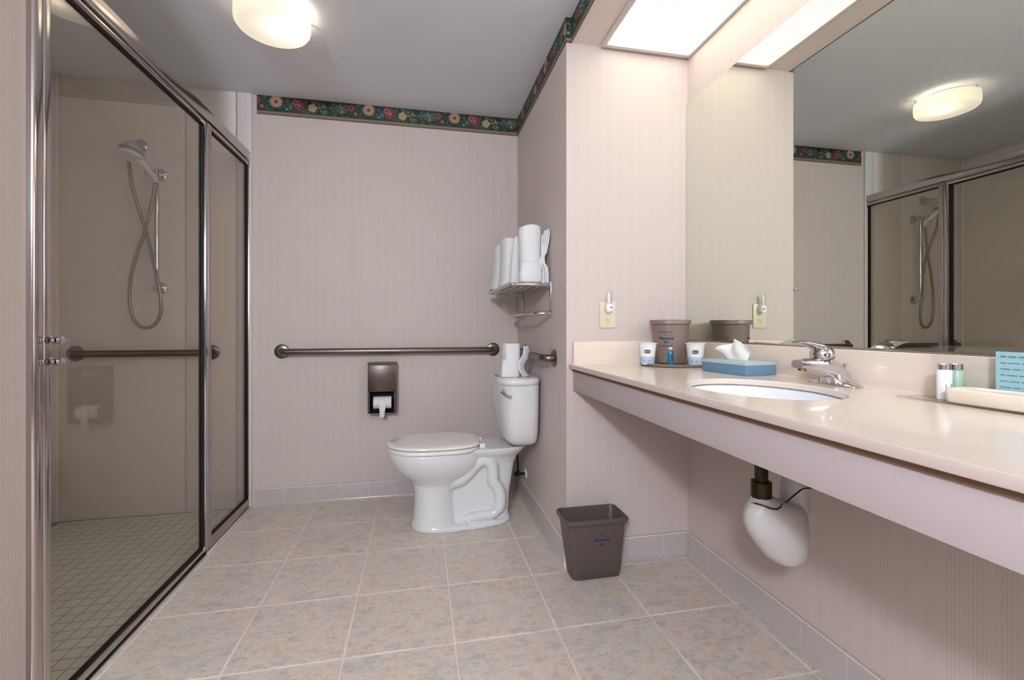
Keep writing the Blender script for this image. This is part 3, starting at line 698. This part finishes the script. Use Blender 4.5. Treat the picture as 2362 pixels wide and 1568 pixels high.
for z, x0, x1, hw in ((.430, .500, .610, .120), (.437, .482, .622, .150), (.450, .462, .630, .175), (.475, .446, .634, .195), (.52, .436, .636, .208), (.62, .425, .637, .219), (.765, .412, .638, .228)):
    rr.append(se((x0 + x1) / 2, YT, z, (x1 - x0) / 2, hw, 3.6, 64))
tank = obj('tank', tk.loft(rr), M['porcelain'], tl, 60)
rr = []
for z, q in ((.7655, .006), (.770, 0), (.786, 0), (.795, .004), (.800, .012), (.802, .03)): rr.append(se(.5195, YT, z, .1195 - q, .243 - q, 3.4 - q * 10, 64))
obj('tank_lid', G().loft(rr), M['porcelain'], tl, 60)
lz = .728; lx0, ly0 = .4345, 2.3095; ln = Vector((-.86, -.51, 0)).normalized(); ld = Vector((.62, -.78, 0)).normalized()
lb0 = Vector((lx0, ly0, lz)) + ln * .001
lev = G().lathe(lb0 - ln * .004, ln, [(0, .014), (.009, .0135), (.014, .009), (.020, .007)], 22)
lp = [lb0 + ln * .014 - ld * .004, lb0 + ln * .017 + ld * .014 + Vector((0, 0, -.005)), lb0 + ln * .013 + ld * .040 + Vector((0, 0, -.017)), lb0 + ln * .006 + ld * .058 + Vector((0, 0, -.020))]
lev.tube(spline(lp, 4), [.0065] * 5 + [.0085] * 5 + [.007] * 3, 14)
obj('flush_lever', lev, M['chrome'], tl, 50, label='chrome flush lever')
wv = thing('toilet_supply_valve', 'small dark shutoff valve with white wall plate behind the toilet base', 'valve', (XW, 2.70, .16))
obj('wall_plate', G().lathe((XW - .0005, 2.700, .170), (-1, 0, 0), [(0, .030), (.004, .029), (.008, .014)], 28), M['whiteplastic'], wv)
obj('body', G().cyl((XW - .003, 2.700, .170), (XW - .062, 2.700, .170), .008, 16).cyl((XW - .05, 2.700, .160), (XW - .05, 2.700, .190), .010, 16), M['black'], wv)
obj('knob', G().loft([[(x, 2.700 + .015 * cos(2 * pi * j / 20), .170 + .010 * sin(2 * pi * j / 20)) for j in range(20)] for x in (XW - .060, XW - .071)]), M['black'], wv)
obj('supply_line', G().tube(spline([(XW - .05, 2.700, .190), (XW - .052, 2.698, .25), (XW - .066, 2.68, .36), (XW - .075, 2.665, .428)], 6), .0050, 10), M['darkbronze'], wv)

# ------------------------------------------------------------------ paper dispenser + roll
DP = dict(x0=-.301, x1=-.134, z0=.540, z1=.842, d=.082)
tpd = thing('paper_dispenser', 'brushed steel two roll toilet paper dispenser on the back wall', 'dispenser', (-.2175, YB, .54))
f0 = YB - DP['d']; x0, x1, z0, z1 = DP['x0'], DP['x1'], DP['z0'], DP['z1']
case = G().box(x0, x0 + .004, f0, YB - .0005, z0, z1, .001).box(x1 - .004, x1, f0, YB - .0005, z0, z1, .001).box(x0, x1, YB - .004, YB - .0005, z0, z1).box(x0 + .003, x1 - .003, f0, YB - .004, z0, z0 + .003)
case.box(x0, x0 + .012, f0, f0 + .002, z0, z0 + .135).box(x1 - .012, x1, f0, f0 + .002, z0, z0 + .135)
cs = obj('case', case, M['dispenser'], tpd)
dg = G().box(x0 + .0045, x1 - .0045, f0 - .003, f0 + .002, z0 + .132, z1 - .010, .002)
dg.loft([[(x, f0 - .003, z1 - .011), (x, f0 + .004, z1 + .004), (x, f0 + .030, z1 + .006), (x, YB - .002, z1 + .006), (x, YB - .002, z1), (x, f0 + .010, z1 - .004), (x, f0 + .002, z1 - .012)] for x in (x0 - .001, x1 + .001)])
dd = obj('door', dg, M['dispenser'], tpd, 30)
obj('lock', G().lathe(((x0 + x1) / 2, f0 - .003, z1 - .034), (0, -1, 0), [(0, .0085), (.004, .008), (.005, .004)], 20), M['chrome'], dd)
obj('liner', G().box(x0 + .0045, x0 + .006, f0 + .003, YB - .005, z0 + .004, z0 + .15).box(x1 - .006, x1 - .0045, f0 + .003, YB - .005, z0 + .004, z0 + .15).box(x0 + .006, x1 - .006, YB - .0065, YB - .005, z0 + .004, z0 + .15), M['dark'], tpd, 0)
rl = thing('toilet_paper_roll', 'white toilet paper roll hanging in the dispenser opening', 'toilet paper', (-.2175, f0 + .04, .55))
rc = Vector((-.2165, f0 + .039, z0 + .060)); hw = .053
obj('roll', G().lathe(rc - Vector((hw, 0, 0)), (1, 0, 0), [(0, .012), (0.0003, .0365), (.002, .0375), (2 * hw - .002, .0375), (2 * hw, .0365), (2 * hw + .0003, .012)], 36), M['paperwhite'], rl)
fr_ = []
for k in range(9):
    t_ = k / 8; z = rc.z + .018 - t_ * .098; w_ = .030 * (1 - .45 * t_); y = f0 - .0045 - .004 * sin(t_ * 3) if t_ > .12 else f0 - .002
    fr_.append([(rc.x + w_ * (j / 6 - .5) * 1.5 + .002 * sin(4 * t_), y - .004 * cos((j / 6 - .5) * pi), z - (.006 * abs(j / 3 - 1) if k == 8 else 0)) for j in range(7)])
gg = G(); vs = [p for r in fr_ for p in r]; fs = [(i * 7 + j, i * 7 + j + 1, (i + 1) * 7 + j + 1, (i + 1) * 7 + j) for i in range(8) for j in range(6)]
vs2 = [(a, b + .0008, c) for a, b, c in vs]; n_ = len(vs)
gg.add(vs + vs2, fs + [tuple(i + n_ for i in f[::-1]) for f in fs] + [(i * 7, (i + 1) * 7, (i + 1) * 7 + n_, i * 7 + n_) for i in range(8)] + [(i * 7 + 6, i * 7 + 6 + n_, (i + 1) * 7 + 6 + n_, (i + 1) * 7 + 6) for i in range(8)])
obj('loose_end', gg, M['paperwhite'], rl)

# ------------------------------------------------------------------ towels
def ribbon(g, path, th, z0, z1, nz=10, fn=None, cap=True):
    """upright folded cloth: plan path (x,y) thickened and raised from z0 to z1"""
    P = spline([(a, b, 0) for a, b in path], 6); n = len(P); L, Rr = [], []
    for i, p in enumerate(P):
        t = (P[min(i + 1, n - 1)] - P[max(i - 1, 0)]).normalized(); q = Vector((-t.y, t.x, 0)) * th / 2
        L.append(p + q); Rr.append(p - q)
    out = L + Rr[::-1]; m = len(out); rings = []
    zs = [(0, .6)] + [(k / nz, 1) for k in range(nz + 1)] + [(1, .6)]
    c = sum(P, Vector()) / n
    for idx, (t, sh_) in enumerate(zs):
        ring = []
        for i, p in enumerate(out):
            z = z0 + (z1 - z0) * t
            if idx == 0: z -= .0
            pc = P[i] if i < n else P[m - 1 - i]
            q = pc + (p - pc) * sh_
            if idx == len(zs) - 1: z += th * .25
            x, y = q.x, q.y
            if fn: x, y, z = fn(x, y, z, t)
            ring.append((x, y, z))
        rings.append(ring)
    vs = [p for r in rings for p in r]; fs = []
    for i in range(len(rings) - 1):
        for j in range(m):
            k = (j + 1) % m; fs.append((i * m + j, i * m + k, (i + 1) * m + k, (i + 1) * m + j))
    for i, rev in ((0, True), (len(rings) - 1, False)):
        for j in range(n - 1):
            f = (i * m + j, i * m + j + 1, i * m + m - 2 - j, i * m + m - 1 - j); fs.append(f[::-1] if rev else f)
    return g.add(vs, fs)
ZS = 1.283   # top of rack slats
# left: standing folded bath towels
def flare(x, y, z, t):
    k = (1 - t) ** 3; return x - .020 * k, y + .012 * k * (1 if y > 2.55 else 0), z + .010 * sin(y * 30 + x * 20) * t
g = G()
ribbon(g, [(.575, 2.700), (.475, 2.705), (.450, 2.68), (.447, 2.62), (.456, 2.575), (.480, 2.56), (.575, 2.565)], .030, ZS, 1.535, 10, flare)
ribbon(g, [(.560, 2.665), (.490, 2.655), (.485, 2.62), (.500, 2.60), (.56, 2.60)], .024, ZS, 1.522, 6)
tag(obj('folded_towel', g, M['towel'], None, 60), 'white folded bath towel standing at the far left end of the chrome rack', 'towel')
g = G()
ribbon(g, [(.585, 2.520), (.485, 2.522), (.460, 2.495), (.457, 2.44), (.466, 2.395), (.490, 2.38), (.585, 2.385)], .030, ZS, 1.528, 10, lambda x, y, z, t: (x - .012 * (1 - t) ** 3, y, z + .008 * cos(y * 34) * t))
ribbon(g, [(.570, 2.485), (.500, 2.475), (.495, 2.44), (.510, 2.42), (.57, 2.42)], .024, ZS, 1.515, 6)
tag(obj('folded_towel', g, M['towel'], None, 60), 'white folded bath towel second from the left end of the chrome rack', 'towel')
# washcloth folded to a point between them
g = G()
g.loft([se(.500 + dx, 2.315, z, a, b, 2.6, 32, .3) for z, a, b, dx in ((ZS + .001, .034, .022, 0), (ZS + .01, .038, .025, 0), (1.38, .035, .024, .002), (1.47, .028, .020, .004), (1.520, .020, .015, .006), (1.535, .015, .010, .007), (1.537, .006, .005, .008))])
ribbon(g, [(.530, 2.335), (.540, 2.312), (.546, 2.285)], .009, 1.39, 1.47, 8, lambda x, y, z, t: (x + .008 * t, y, z))
tag(obj('folded_washcloth', g, M['towel'], None, 60), 'slim white washcloth folded into a point between the larger towels on the rack', 'towel')
# right: tall decorative fold, band round foot and fan
ht = thing('fan_folded_towel', 'white hand towel folded as tall column with band and fan on the rack', 'towel', (.56, 2.22, ZS))
g = G(); cxx = .554
ribbon(g, [(cxx - .045, 2.262), (cxx - .049, 2.222), (cxx - .036, 2.192), (cxx, 2.183), (cxx + .030, 2.192), (cxx + .040, 2.226)], .016, ZS + .06, 1.560, 10, lambda x, y, z, t: (x + (x - cxx) * .10 * t, y, z + .009 * cos((x - cxx) * 36) * t))
ribbon(g, [(cxx - .030, 2.262), (cxx - .022, 2.23), (cxx + .004, 2.215), (cxx + .024, 2.235)], .016, ZS + .06, 1.545, 6)
obj('column_fold', g, M['towel'], ht, 60)
g = G(); rr = []
for z, a, b in ((ZS, .050, .030), (ZS + .010, .060, .038), (ZS + .050, .060, .038), (ZS + .056, .0575, .0355), (ZS + .062, .059, .037), (ZS + .100, .055, .035), (ZS + .108, .048, .029), (ZS + .110, .02, .01)):
    rr.append(se(.546 + (z - ZS) * .04, 2.200, z, a, b, 3, 44))
g.loft(rr); obj('band', g, M['towel'], ht, 60)
g = G()
for k in range(4):
    x = .606 + .0065 * k
    ribbon(g, [(x - .014, 2.226 - .010 * k), (x - .004, 2.204 - .009 * k), (x - .008, 2.178 - .004 * k)], .0075, ZS + .002, 1.510 + .018 * k - .016 * (k == 3), 14,
           lambda x, y, z, t, k=k: (min(x + .016 * (abs(t - .42) * 2) ** 1.2 * (.3 + .2 * k), .634) - .010 * (abs(t - .42) < .1), y + .010 * sin(t * 9 + k), z))
obj('fan_fold', g, M['towel'], ht, 60)
# rack
rk = thing('towel_rack', 'chrome hotel towel rack with slatted shelf and lower bar on the side wall', 'rack', (XW, 2.46, 1.12))
RX0, RY0, RY1, RZ = .425, 2.157, 2.775, 1.272
g = G().tube(spline([(XW - .002, RY0, RZ), (.49, RY0, RZ), (.440, RY0 + .004, RZ), (RX0, RY0 + .03, RZ), (RX0, RY1 - .03, RZ), (.440, RY1 - .004, RZ), (.49, RY1, RZ), (XW - .002, RY1, RZ)], 8), .0088, 14)
obj('shelf_frame', g, M['chrome'], rk, 60)
for k in range(5): obj('shelf_rail', G().cyl((.455 + .040 * k, RY0 + .002, RZ + .0045), (.455 + .040 * k, RY1 - .002, RZ + .0045), .0045, 12), M['chrome'], rk)
for y in (RY0, RY1):
    obj('wall_bracket', G().box(XW - .010, XW - .0005, y - .014, y + .014, 1.118, 1.289, .004, 3).lathe((XW - .010, y, 1.132), (-1, 0, 0), [(0, .011), (.004, .010), (.006, .006)], 18), M['chrome'], rk)
obj('lower_bar', G().tube(spline([(XW - .012, RY0, 1.132), (.60, RY0 + .004, 1.132), (.565, RY0 + .03, 1.132), (.548, RY0 + .12, 1.132), (.543, 2.46, 1.132), (.548, RY1 - .12, 1.132), (.565, RY1 - .03, 1.132), (.60, RY1 - .004, 1.132), (XW - .012, RY1, 1.132)], 8), .0080, 14), M['chrome'], rk, 60)
# tank top washcloth bundle
tb = thing('tank_towel', 'white washcloth folded upright with a band on the toilet tank lid', 'towel', (.49, 2.33, .803))
ZT = .8035; cx, cy = .478, 2.345
g = G(); rr = []
for z, a, b in ((ZT, .048, .028), (ZT + .006, .050, .031), (ZT + .045, .046, .029), (ZT + .084, .043, .027), (ZT + .091, .041, .025), (ZT + .092, .02, .01)): rr.append(se(cx - .008, cy - .005, z, a, b, 3.2, 40))
g.loft(rr); obj('band', g, M['towel'], tb, 60)
g = G(); cx += .018
g = G(); ribbon(g, [(cx - .052, cy + .03), (cx - .040, cy - .005), (cx - .012, cy - .018), (cx + .018, cy - .012), (cx + .024, cy + .02)], .013, ZT + .075, ZT + .172, 8, lambda x, y, z, t: (x, y, z - .05 * max(0, x - cx) * t))
ribbon(g, [(cx - .03, cy + .03), (cx - .01, cy + .01), (cx + .016, cy + .01)], .013, ZT + .075, ZT + .165, 6)
obj('column_fold', g, M['towel'], tb, 60)
g = G()
for k in range(3):
    ribbon(g, [(cx + .044 + .008 * k, cy - .022 + .008 * k), (cx + .066 + .006 * k, cy - .004 + .010 * k)], .010, ZT, ZT + .158 - .012 * k, 10,
           lambda x, y, z, t, k=k: (x - .028 * sin(min(t * 1.35, 1) * pi) + .004 * t, y, z))
obj('fan_fold', g, M['towel'], tb, 60)

# ------------------------------------------------------------------ waste bin
wbn = thing('waste_bin', 'small taupe rectangular waste bin with blue print by the wall corner', 'bin', (.735, 1.845, 0))
def binring(z, t, ins=0, rad=.022):
    return rrect(.632 - .036 * t + ins, .845 + .012 * t - ins, 1.802 - .036 * t + ins, 1.900 + .010 * t - ins, z, rad)
g = G().loft([binring(.001, 0, .006), binring(.006, .02), binring(.13, .5), binring(.245, .93), binring(.246, .93, -.007), binring(.251, .95, -.009), binring(.263, 1.0, -.009), binring(.268, 1.0, -.006), binring(.268, 1.0, 0), binring(.262, 1.0, .003), binring(.13, .5, .003), binring(.010, .03, .004)], True, True)
obj('body', g, M['bin'], wbn, 50)
fm = frame_mat((.748, 1.7768, .178), (1, 0, 0), (0, -1, -.135))
text_part('print', 'Hampton', .019, Matrix.Translation((0, 0, 0)) @ fm, M['navy'], wbn, 'navy blue printed name', .25, .0004)
text_part('print', 'Inn', .017, frame_mat((.750, 1.7795, .158), (1, 0, 0), (0, -1, -.135)), M['navy'], wbn, 'navy blue printed name', .1, .0004)
obj('print_emblem', G().loft([[(.750 + .006 * cos(a) , 1.7736 + dy, .197 + .0045 * sin(a)) for a in [k * pi / 3 for k in range(6)]] for dy in (0, .0006)]), M['navy'], wbn)

# ------------------------------------------------------------------ things on the counter
ty = obj('tray', G().loft([se(1.075, 1.765, z, a, b, 2.3, 56, -.12) for z, a, b in ((CZ + .0005, .132, .118), (CZ + .004, .140, .125), (CZ + .0115, .143, .128), (CZ + .0125, .140, .125), (CZ + .007, .134, .119), (CZ + .006, .10, .09))]), M['bucket'], None, 50)
tag(ty, 'brown oval plastic tray on the counter under the ice bucket', 'tray')
ZTy = CZ + .0065
bk = thing('ice_bucket', 'brown round ice bucket with lid and blue print on the tray', 'bucket', (1.085, 1.815, ZTy))
bx, by = 1.083, 1.814
g = G().loft([se(bx, by, z, r, r, 2.3, 56) for z, r in ((ZTy + .0005, .056), (ZTy + .004, .061), (ZTy + .060, .066), (ZTy + .120, .072), (ZTy + .168, .076), (ZTy + .169, .076))])
obj('body', g, M['bucket'], bk, 50)
obj('lid', G().loft([se(bx, by, z, r, r, 2.3, 56) for z, r in ((ZTy + .1695, .0805), (ZTy + .171, .083), (ZTy + .186, .0835), (ZTy + .189, .0815), (ZTy + .189, .07))]), M['bucket'], bk, 50)
nd = Vector((0 - bx, 0 - by, 0)).normalized(); xd = Vector((-nd.y, nd.x, 0))
def onbucket(z, r, side=0.0):
    n = (nd + xd * side).normalized(); return frame_mat((bx + n.x * r, by + n.y * r, z), (-n.y, n.x, 0), (n.x, n.y, -.08))
shf = -.22
text_part('print', 'Hampton', .016, onbucket(ZTy + .110, .0748, shf), M['navy'], bk, 'navy blue printed name', .25, .0003)
text_part('print', 'Inn', .015, onbucket(ZTy + .094, .0728, shf), M['navy'], bk, 'navy blue printed name', .1, .0003)
text_part('print', 'o', .014, onbucket(ZTy + .126, .0765, shf), M['navy'], bk)
for z, r in ((ZTy + .137, .0772), (ZTy + .078, .0728)):
    g = G().box(-.027, .027, -.0009, .0009, -.0006, .0006, 0, 1, onbucket(z, r, shf)); obj('print_line', g, M['navy'], bk, 0)
def cup(x, y, label):
    t_ = thing('paper_cup', label, 'cup', (x, y, ZTy), 'white paper cups on the tray')
    prof = [(.0005, .0255), (.002, .027), (.040, .031), (.075, .0355), (.0885, .0372)]
    obj('cup_body', G().lathe((x, y, ZTy), (0, 0, 1), prof + [(.0885, .0358), (.075, .034), (.004, .025)], 40), M['cup'], t_, 50)
    obj('wrapper_rim', G().lathe((x, y, ZTy), (0, 0, 1), [(.0875, .0385), (.0885, .0405), (.0905, .0405), (.0915, .0385)], 40), M['cup'], t_, 50)
    obj('blue_band', G().lathe((x, y, ZTy), (0, 0, 1), [(.004, .0280), (.008, .02845), (.022, .03), (.034, .0313)], 40), M['cupblue'], t_, 50, label='pale blue band')
    n = Vector((-x, -y, 0)).normalized(); X = Vector((-n.y, n.x, 0))
    def fm(z, r): return frame_mat((x + n.x * r, y + n.y * r, z), X, (n.x, n.y, -.12))
    hexp = [(-.0135, 0), (-.010, .0060), (0, .0078), (.010, .0060), (.0135, 0), (.010, -.0060), (0, -.0078), (-.010, -.0060)]
    m = fm(ZTy + .056, .0341)
    g = G().loft([[(m @ Vector((a, b - .0, c)))[:] for a, b in hexp] for c in (-.003, .0006)]); lg = obj('logo', g, M['navy'], t_, 0, label='navy hexagon logo')
    text_part('lettering', 'Hampton', .0056, fm(ZTy + .056, .0349), M['whiteplastic'], lg, ext=.0002, bold=.0001)
    text_part('print', 'Have a nice day', .0055, fm(ZTy + .018, .0302), M['navy'], t_, ext=.0003).hide_render = False
    return t_
c1 = cup(.948, 1.764, 'white paper cup with navy logo on the tray left of the ice bucket')
c2 = cup(1.124, 1.690, 'white paper cup with navy logo beside the tissue box')
for c in (c1, c2):
    for ch in list(c.children):
        if ch.type == 'MESH' and ch.name.startswith('print'):   # wording too small to read in the photograph: keep two plain dashes
            bpy.data.objects.remove(ch)
for c, (x, y) in ((c1, (.948, 1.764)), (c2, (1.124, 1.690))):
    n = Vector((-x, -y, 0)).normalized(); X = Vector((-n.y, n.x, 0))
    for dx, w_ in ((-.013, .008), (.006, .011)):
        p = Vector((x, y, ZTy + .018)) + n * (.0306 if dx > 0 else .0285) + X * dx
        m = frame_mat(p, (X + n * (-dx * 22)).normalized(), (n + X * dx * 22).normalized())
        obj('print', G().box(-w_ / 2, w_ / 2, -.0012, .0012, -.001, .0006, 0, 1, m), M['cardink'], c, 0)
lb = thing('lotion_bottle', 'small bright teal toiletry bottle standing in front of the ice bucket', 'bottle', (1.030, 1.722, ZTy))
lx, ly_ = 1.030, 1.722
obj('body', G().loft([se(lx, ly_, z, a, b, 3, 32, .55) for z, a, b in ((ZTy + .0005, .0125, .010), (ZTy + .003, .0135, .011), (ZTy + .055, .0135, .011), (ZTy + .060, .0115, .0095), (ZTy + .063, .006, .006))]), M['teal'], lb)
obj('cap', G().lathe((lx, ly_, ZTy + .0635), (0, 0, 1), [(0, .0075), (.001, .008), (.010, .0078), (.0115, .006)], 22), M['clearcap'], lb, label='pale clear cap')
m = frame_mat((lx - .0045, ly_ - .0112, ZTy + .036), (.855, -.52, 0), (-.52, -.855, 0))
obj('label_patch', G().box(-.002, .0075, -.014, .012, -.002, .0010, 0, 1, m), M['navy'], lb, 0)
# tissue box
tbx = thing('tissue_box', 'flat blue cardboard tissue box against the backsplash beside the faucet', 'box', (1.128, 1.44, CZ))
rot = math.atan2(-.209, .024); mt = Matrix.Translation((1.1265, 1.440, CZ)) @ Matrix.Rotation(rot + pi / 2, 4, 'Z')
hx, hy = .066, .103
obj('carton', G().box(-hx, hx, -hy, hy, .0005, .0335, .0015, 2, mt), M['boxblue'], tbx)
obj('carton_top', G().box(-hx, hx, -hy, hy, .0337, .0455, .0015, 2, mt), M['boxtop'], tbx, label='pale patterned top panel')
g = G(); nu, nv = 26, 14; vs = []
for i in range(nu + 1):
    for j in range(nv + 1):
        u, v = i / nu, j / nv
        y = (u - .5) * (.085 + .075 * v * (1 - .35 * v)) + .018 * v
        hgt = .082 * v * (1 - .38 * abs(u - .42) * 1.6) * (.55 + .45 * (1 - abs(u - .40) * 1.4)) + .006 * v * sin(u * 9)
        x = .010 * sin(u * 11 + 1) * v + .012 * sin(v * 4) * cos(u * 6) * v - .01 * v
        vs.append((mt @ Vector((x, y, .0455 + max(hgt, 0.0) - .002 * (j == 0))))[:])
fs = [(i * (nv + 1) + j, (i + 1) * (nv + 1) + j, (i + 1) * (nv + 1) + j + 1, i * (nv + 1) + j + 1) for i in range(nu) for j in range(nv)]
g.add(vs, fs); ti = obj('tissue', g, M['tissue'], tbx, 60, label='white tissue pulled up')
sm = ti.modifiers.new('thickness', 'SOLIDIFY'); sm.thickness = .0012

# acrylic amenity stand
ac = thing('amenity_stand', 'clear acrylic stand on the counter at the right holding bottles', 'stand', (1.16, .66, CZ))
obj('back_panel', G().box(1.193, 1.196, .44, .855, CZ + .0005, 1.022, .0008), M['acrylic'], ac, 30)
obj('base', G().box(1.108, 1.193, .44, .870, CZ + .0005, CZ + .0035, .0008), M['acrylic'], ac, 30)
ZA = CZ + .004
def mini(x, y, m, label, h=.066):
    t_ = thing('toiletry_bottle', label, 'bottle', (x, y, ZA), 'small toiletry bottles on the acrylic stand')
    obj('body', G().loft([se(x, y, z, a, a, 2.6, 28) for z, a in ((ZA, .0112), (ZA + .002, .0124), (ZA + h - .004, .0124), (ZA + h - .001, .011), (ZA + h, .009))]), m, t_)
    obj('cap', G().lathe((x, y, ZA + h), (0, 0, 1), [(0, .0105), (.001, .0118), (.012, .0118), (.0135, .010)], 24), M['chrome'], t_, label='silver cap')
    return t_
w = mini(1.153, .800, M['whiteplastic'], 'white toiletry bottle with silver cap at the left end of the acrylic stand')
obj('print', G().box(1.1525, 1.1545, .7868, .7874, ZA + .008, ZA + .035).box(1.143, 1.1436, .789, .7905, ZA + .010, ZA + .034), M['greyband'], w, 0)
mini(1.179, .794, M['mintplastic'], 'mint green toiletry bottle behind the soap dish on the acrylic stand')
sdg = G().loft([rrect(1.112 + q, 1.190 - q, .62 + q, .778 - q, z, .016) for z, q in ((ZA, .004), (ZA + .003, .001), (ZA + .026, 0), (ZA + .030, .003), (ZA + .0305, .006), (ZA + .026, .010), (ZA + .024, .02))])
tag(obj('soap_dish', sdg, M['soapdish'], None, 50), 'beige rounded soap dish on the acrylic stand at the right edge', 'dish')
cd = thing('info_card', 'teal notice card standing behind the soap dish', 'card', (1.19, .66, ZA))
mc = Matrix.Translation((1.1915, .665, ZA)) 
obj('card', G().box(-.0009, 0, -.075, .066, 0, .110, 0, 1, mc), M['card'], cd, 0)
random.seed(3)
for r_ in range(6):
    y = .058; z = .098 - r_ * .0125
    while y > -.066:
        w_ = random.uniform(.007, .018); obj('script_line', G().box(-.0014, -.0010, max(y - w_, -.068), y, z, z + (.0035 if r_ == 0 else .0022), 0, 1, mc), M['cardink'], cd, 0); y -= w_ + .0035

# outlet and night light
ot = thing('wall_outlet', 'ivory duplex outlet plate on the alcove wall above the backsplash', 'outlet', (.838, YA, 1.058))
oc = .838
obj('plate', G().box(oc - .0375, oc + .0375, YA - .006, YA - .0003, 1.060, 1.178, .003, 3), M['ivory'], ot)
for z in (1.093, 1.145):
    rc_ = obj('receptacle', G().loft([[(x, y, zz) for x, zz, _ in [(oc + .0165 * cos(a) * (1 if abs(cos(a)) < .9 else .98), z + min(max(.0165 * sin(a), -.0125), .0125), 0) for a in [2 * pi * k / 32 for k in range(32)]]] for y in (YA - .0055, YA - .0075)]), M['ivory'], ot, 30)
    if z < 1.12:
        obj('slot', G().box(oc - .0075, oc - .0055, YA - .0080, YA - .007, z + .000, z + .008).box(oc + .0055, oc + .0075, YA - .0080, YA - .007, z + .001, z + .0075).cyl((oc, YA - .0080, z - .006), (oc, YA - .007, z - .006), .0024, 12), M['black'], rc_, 0)
for z in (1.119, 1.069): obj('screw', G().lathe((oc, YA - .006, z), (0, -1, 0), [(0, .003), (.001, .0025)], 12), M['ivory'], ot)
nl = thing('night_light', 'white plug-in night light with clear shade in the ivory outlet', 'night light', (oc, YA - .02, 1.13))
nb = obj('base', G().box(oc - .016, oc + .012, YA - .032, YA - .008, 1.134, 1.168, .004, 3).lathe((oc - .002, YA - .022, 1.128), (0, 0, 1), [(0, .007), (.007, .011)], 20), M['whiteplastic'], nl)
obj('sensor', G().cyl((oc + .003, YA - .032, 1.152), (oc + .003, YA - .034, 1.152), .0035, 14), M['navy'], nb)
obj('shade', G().loft([[(oc - .002 + a * cos(pi * k / 12), YA - .012 - .028 * sin(pi * k / 12), z) for k in range(13)] for z, a in ((1.165, .015), (1.20, .016), (1.226, .015), (1.230, .013))], False, False, False), M['acrylic'], nl, 60)
obj('bulb', G().lathe((oc - .002, YA - .020, 1.168), (0, 0, 1), [(0, .005), (.012, .0065), (.040, .0065), (.050, .004)], 18), M['whiteplastic'], nl)
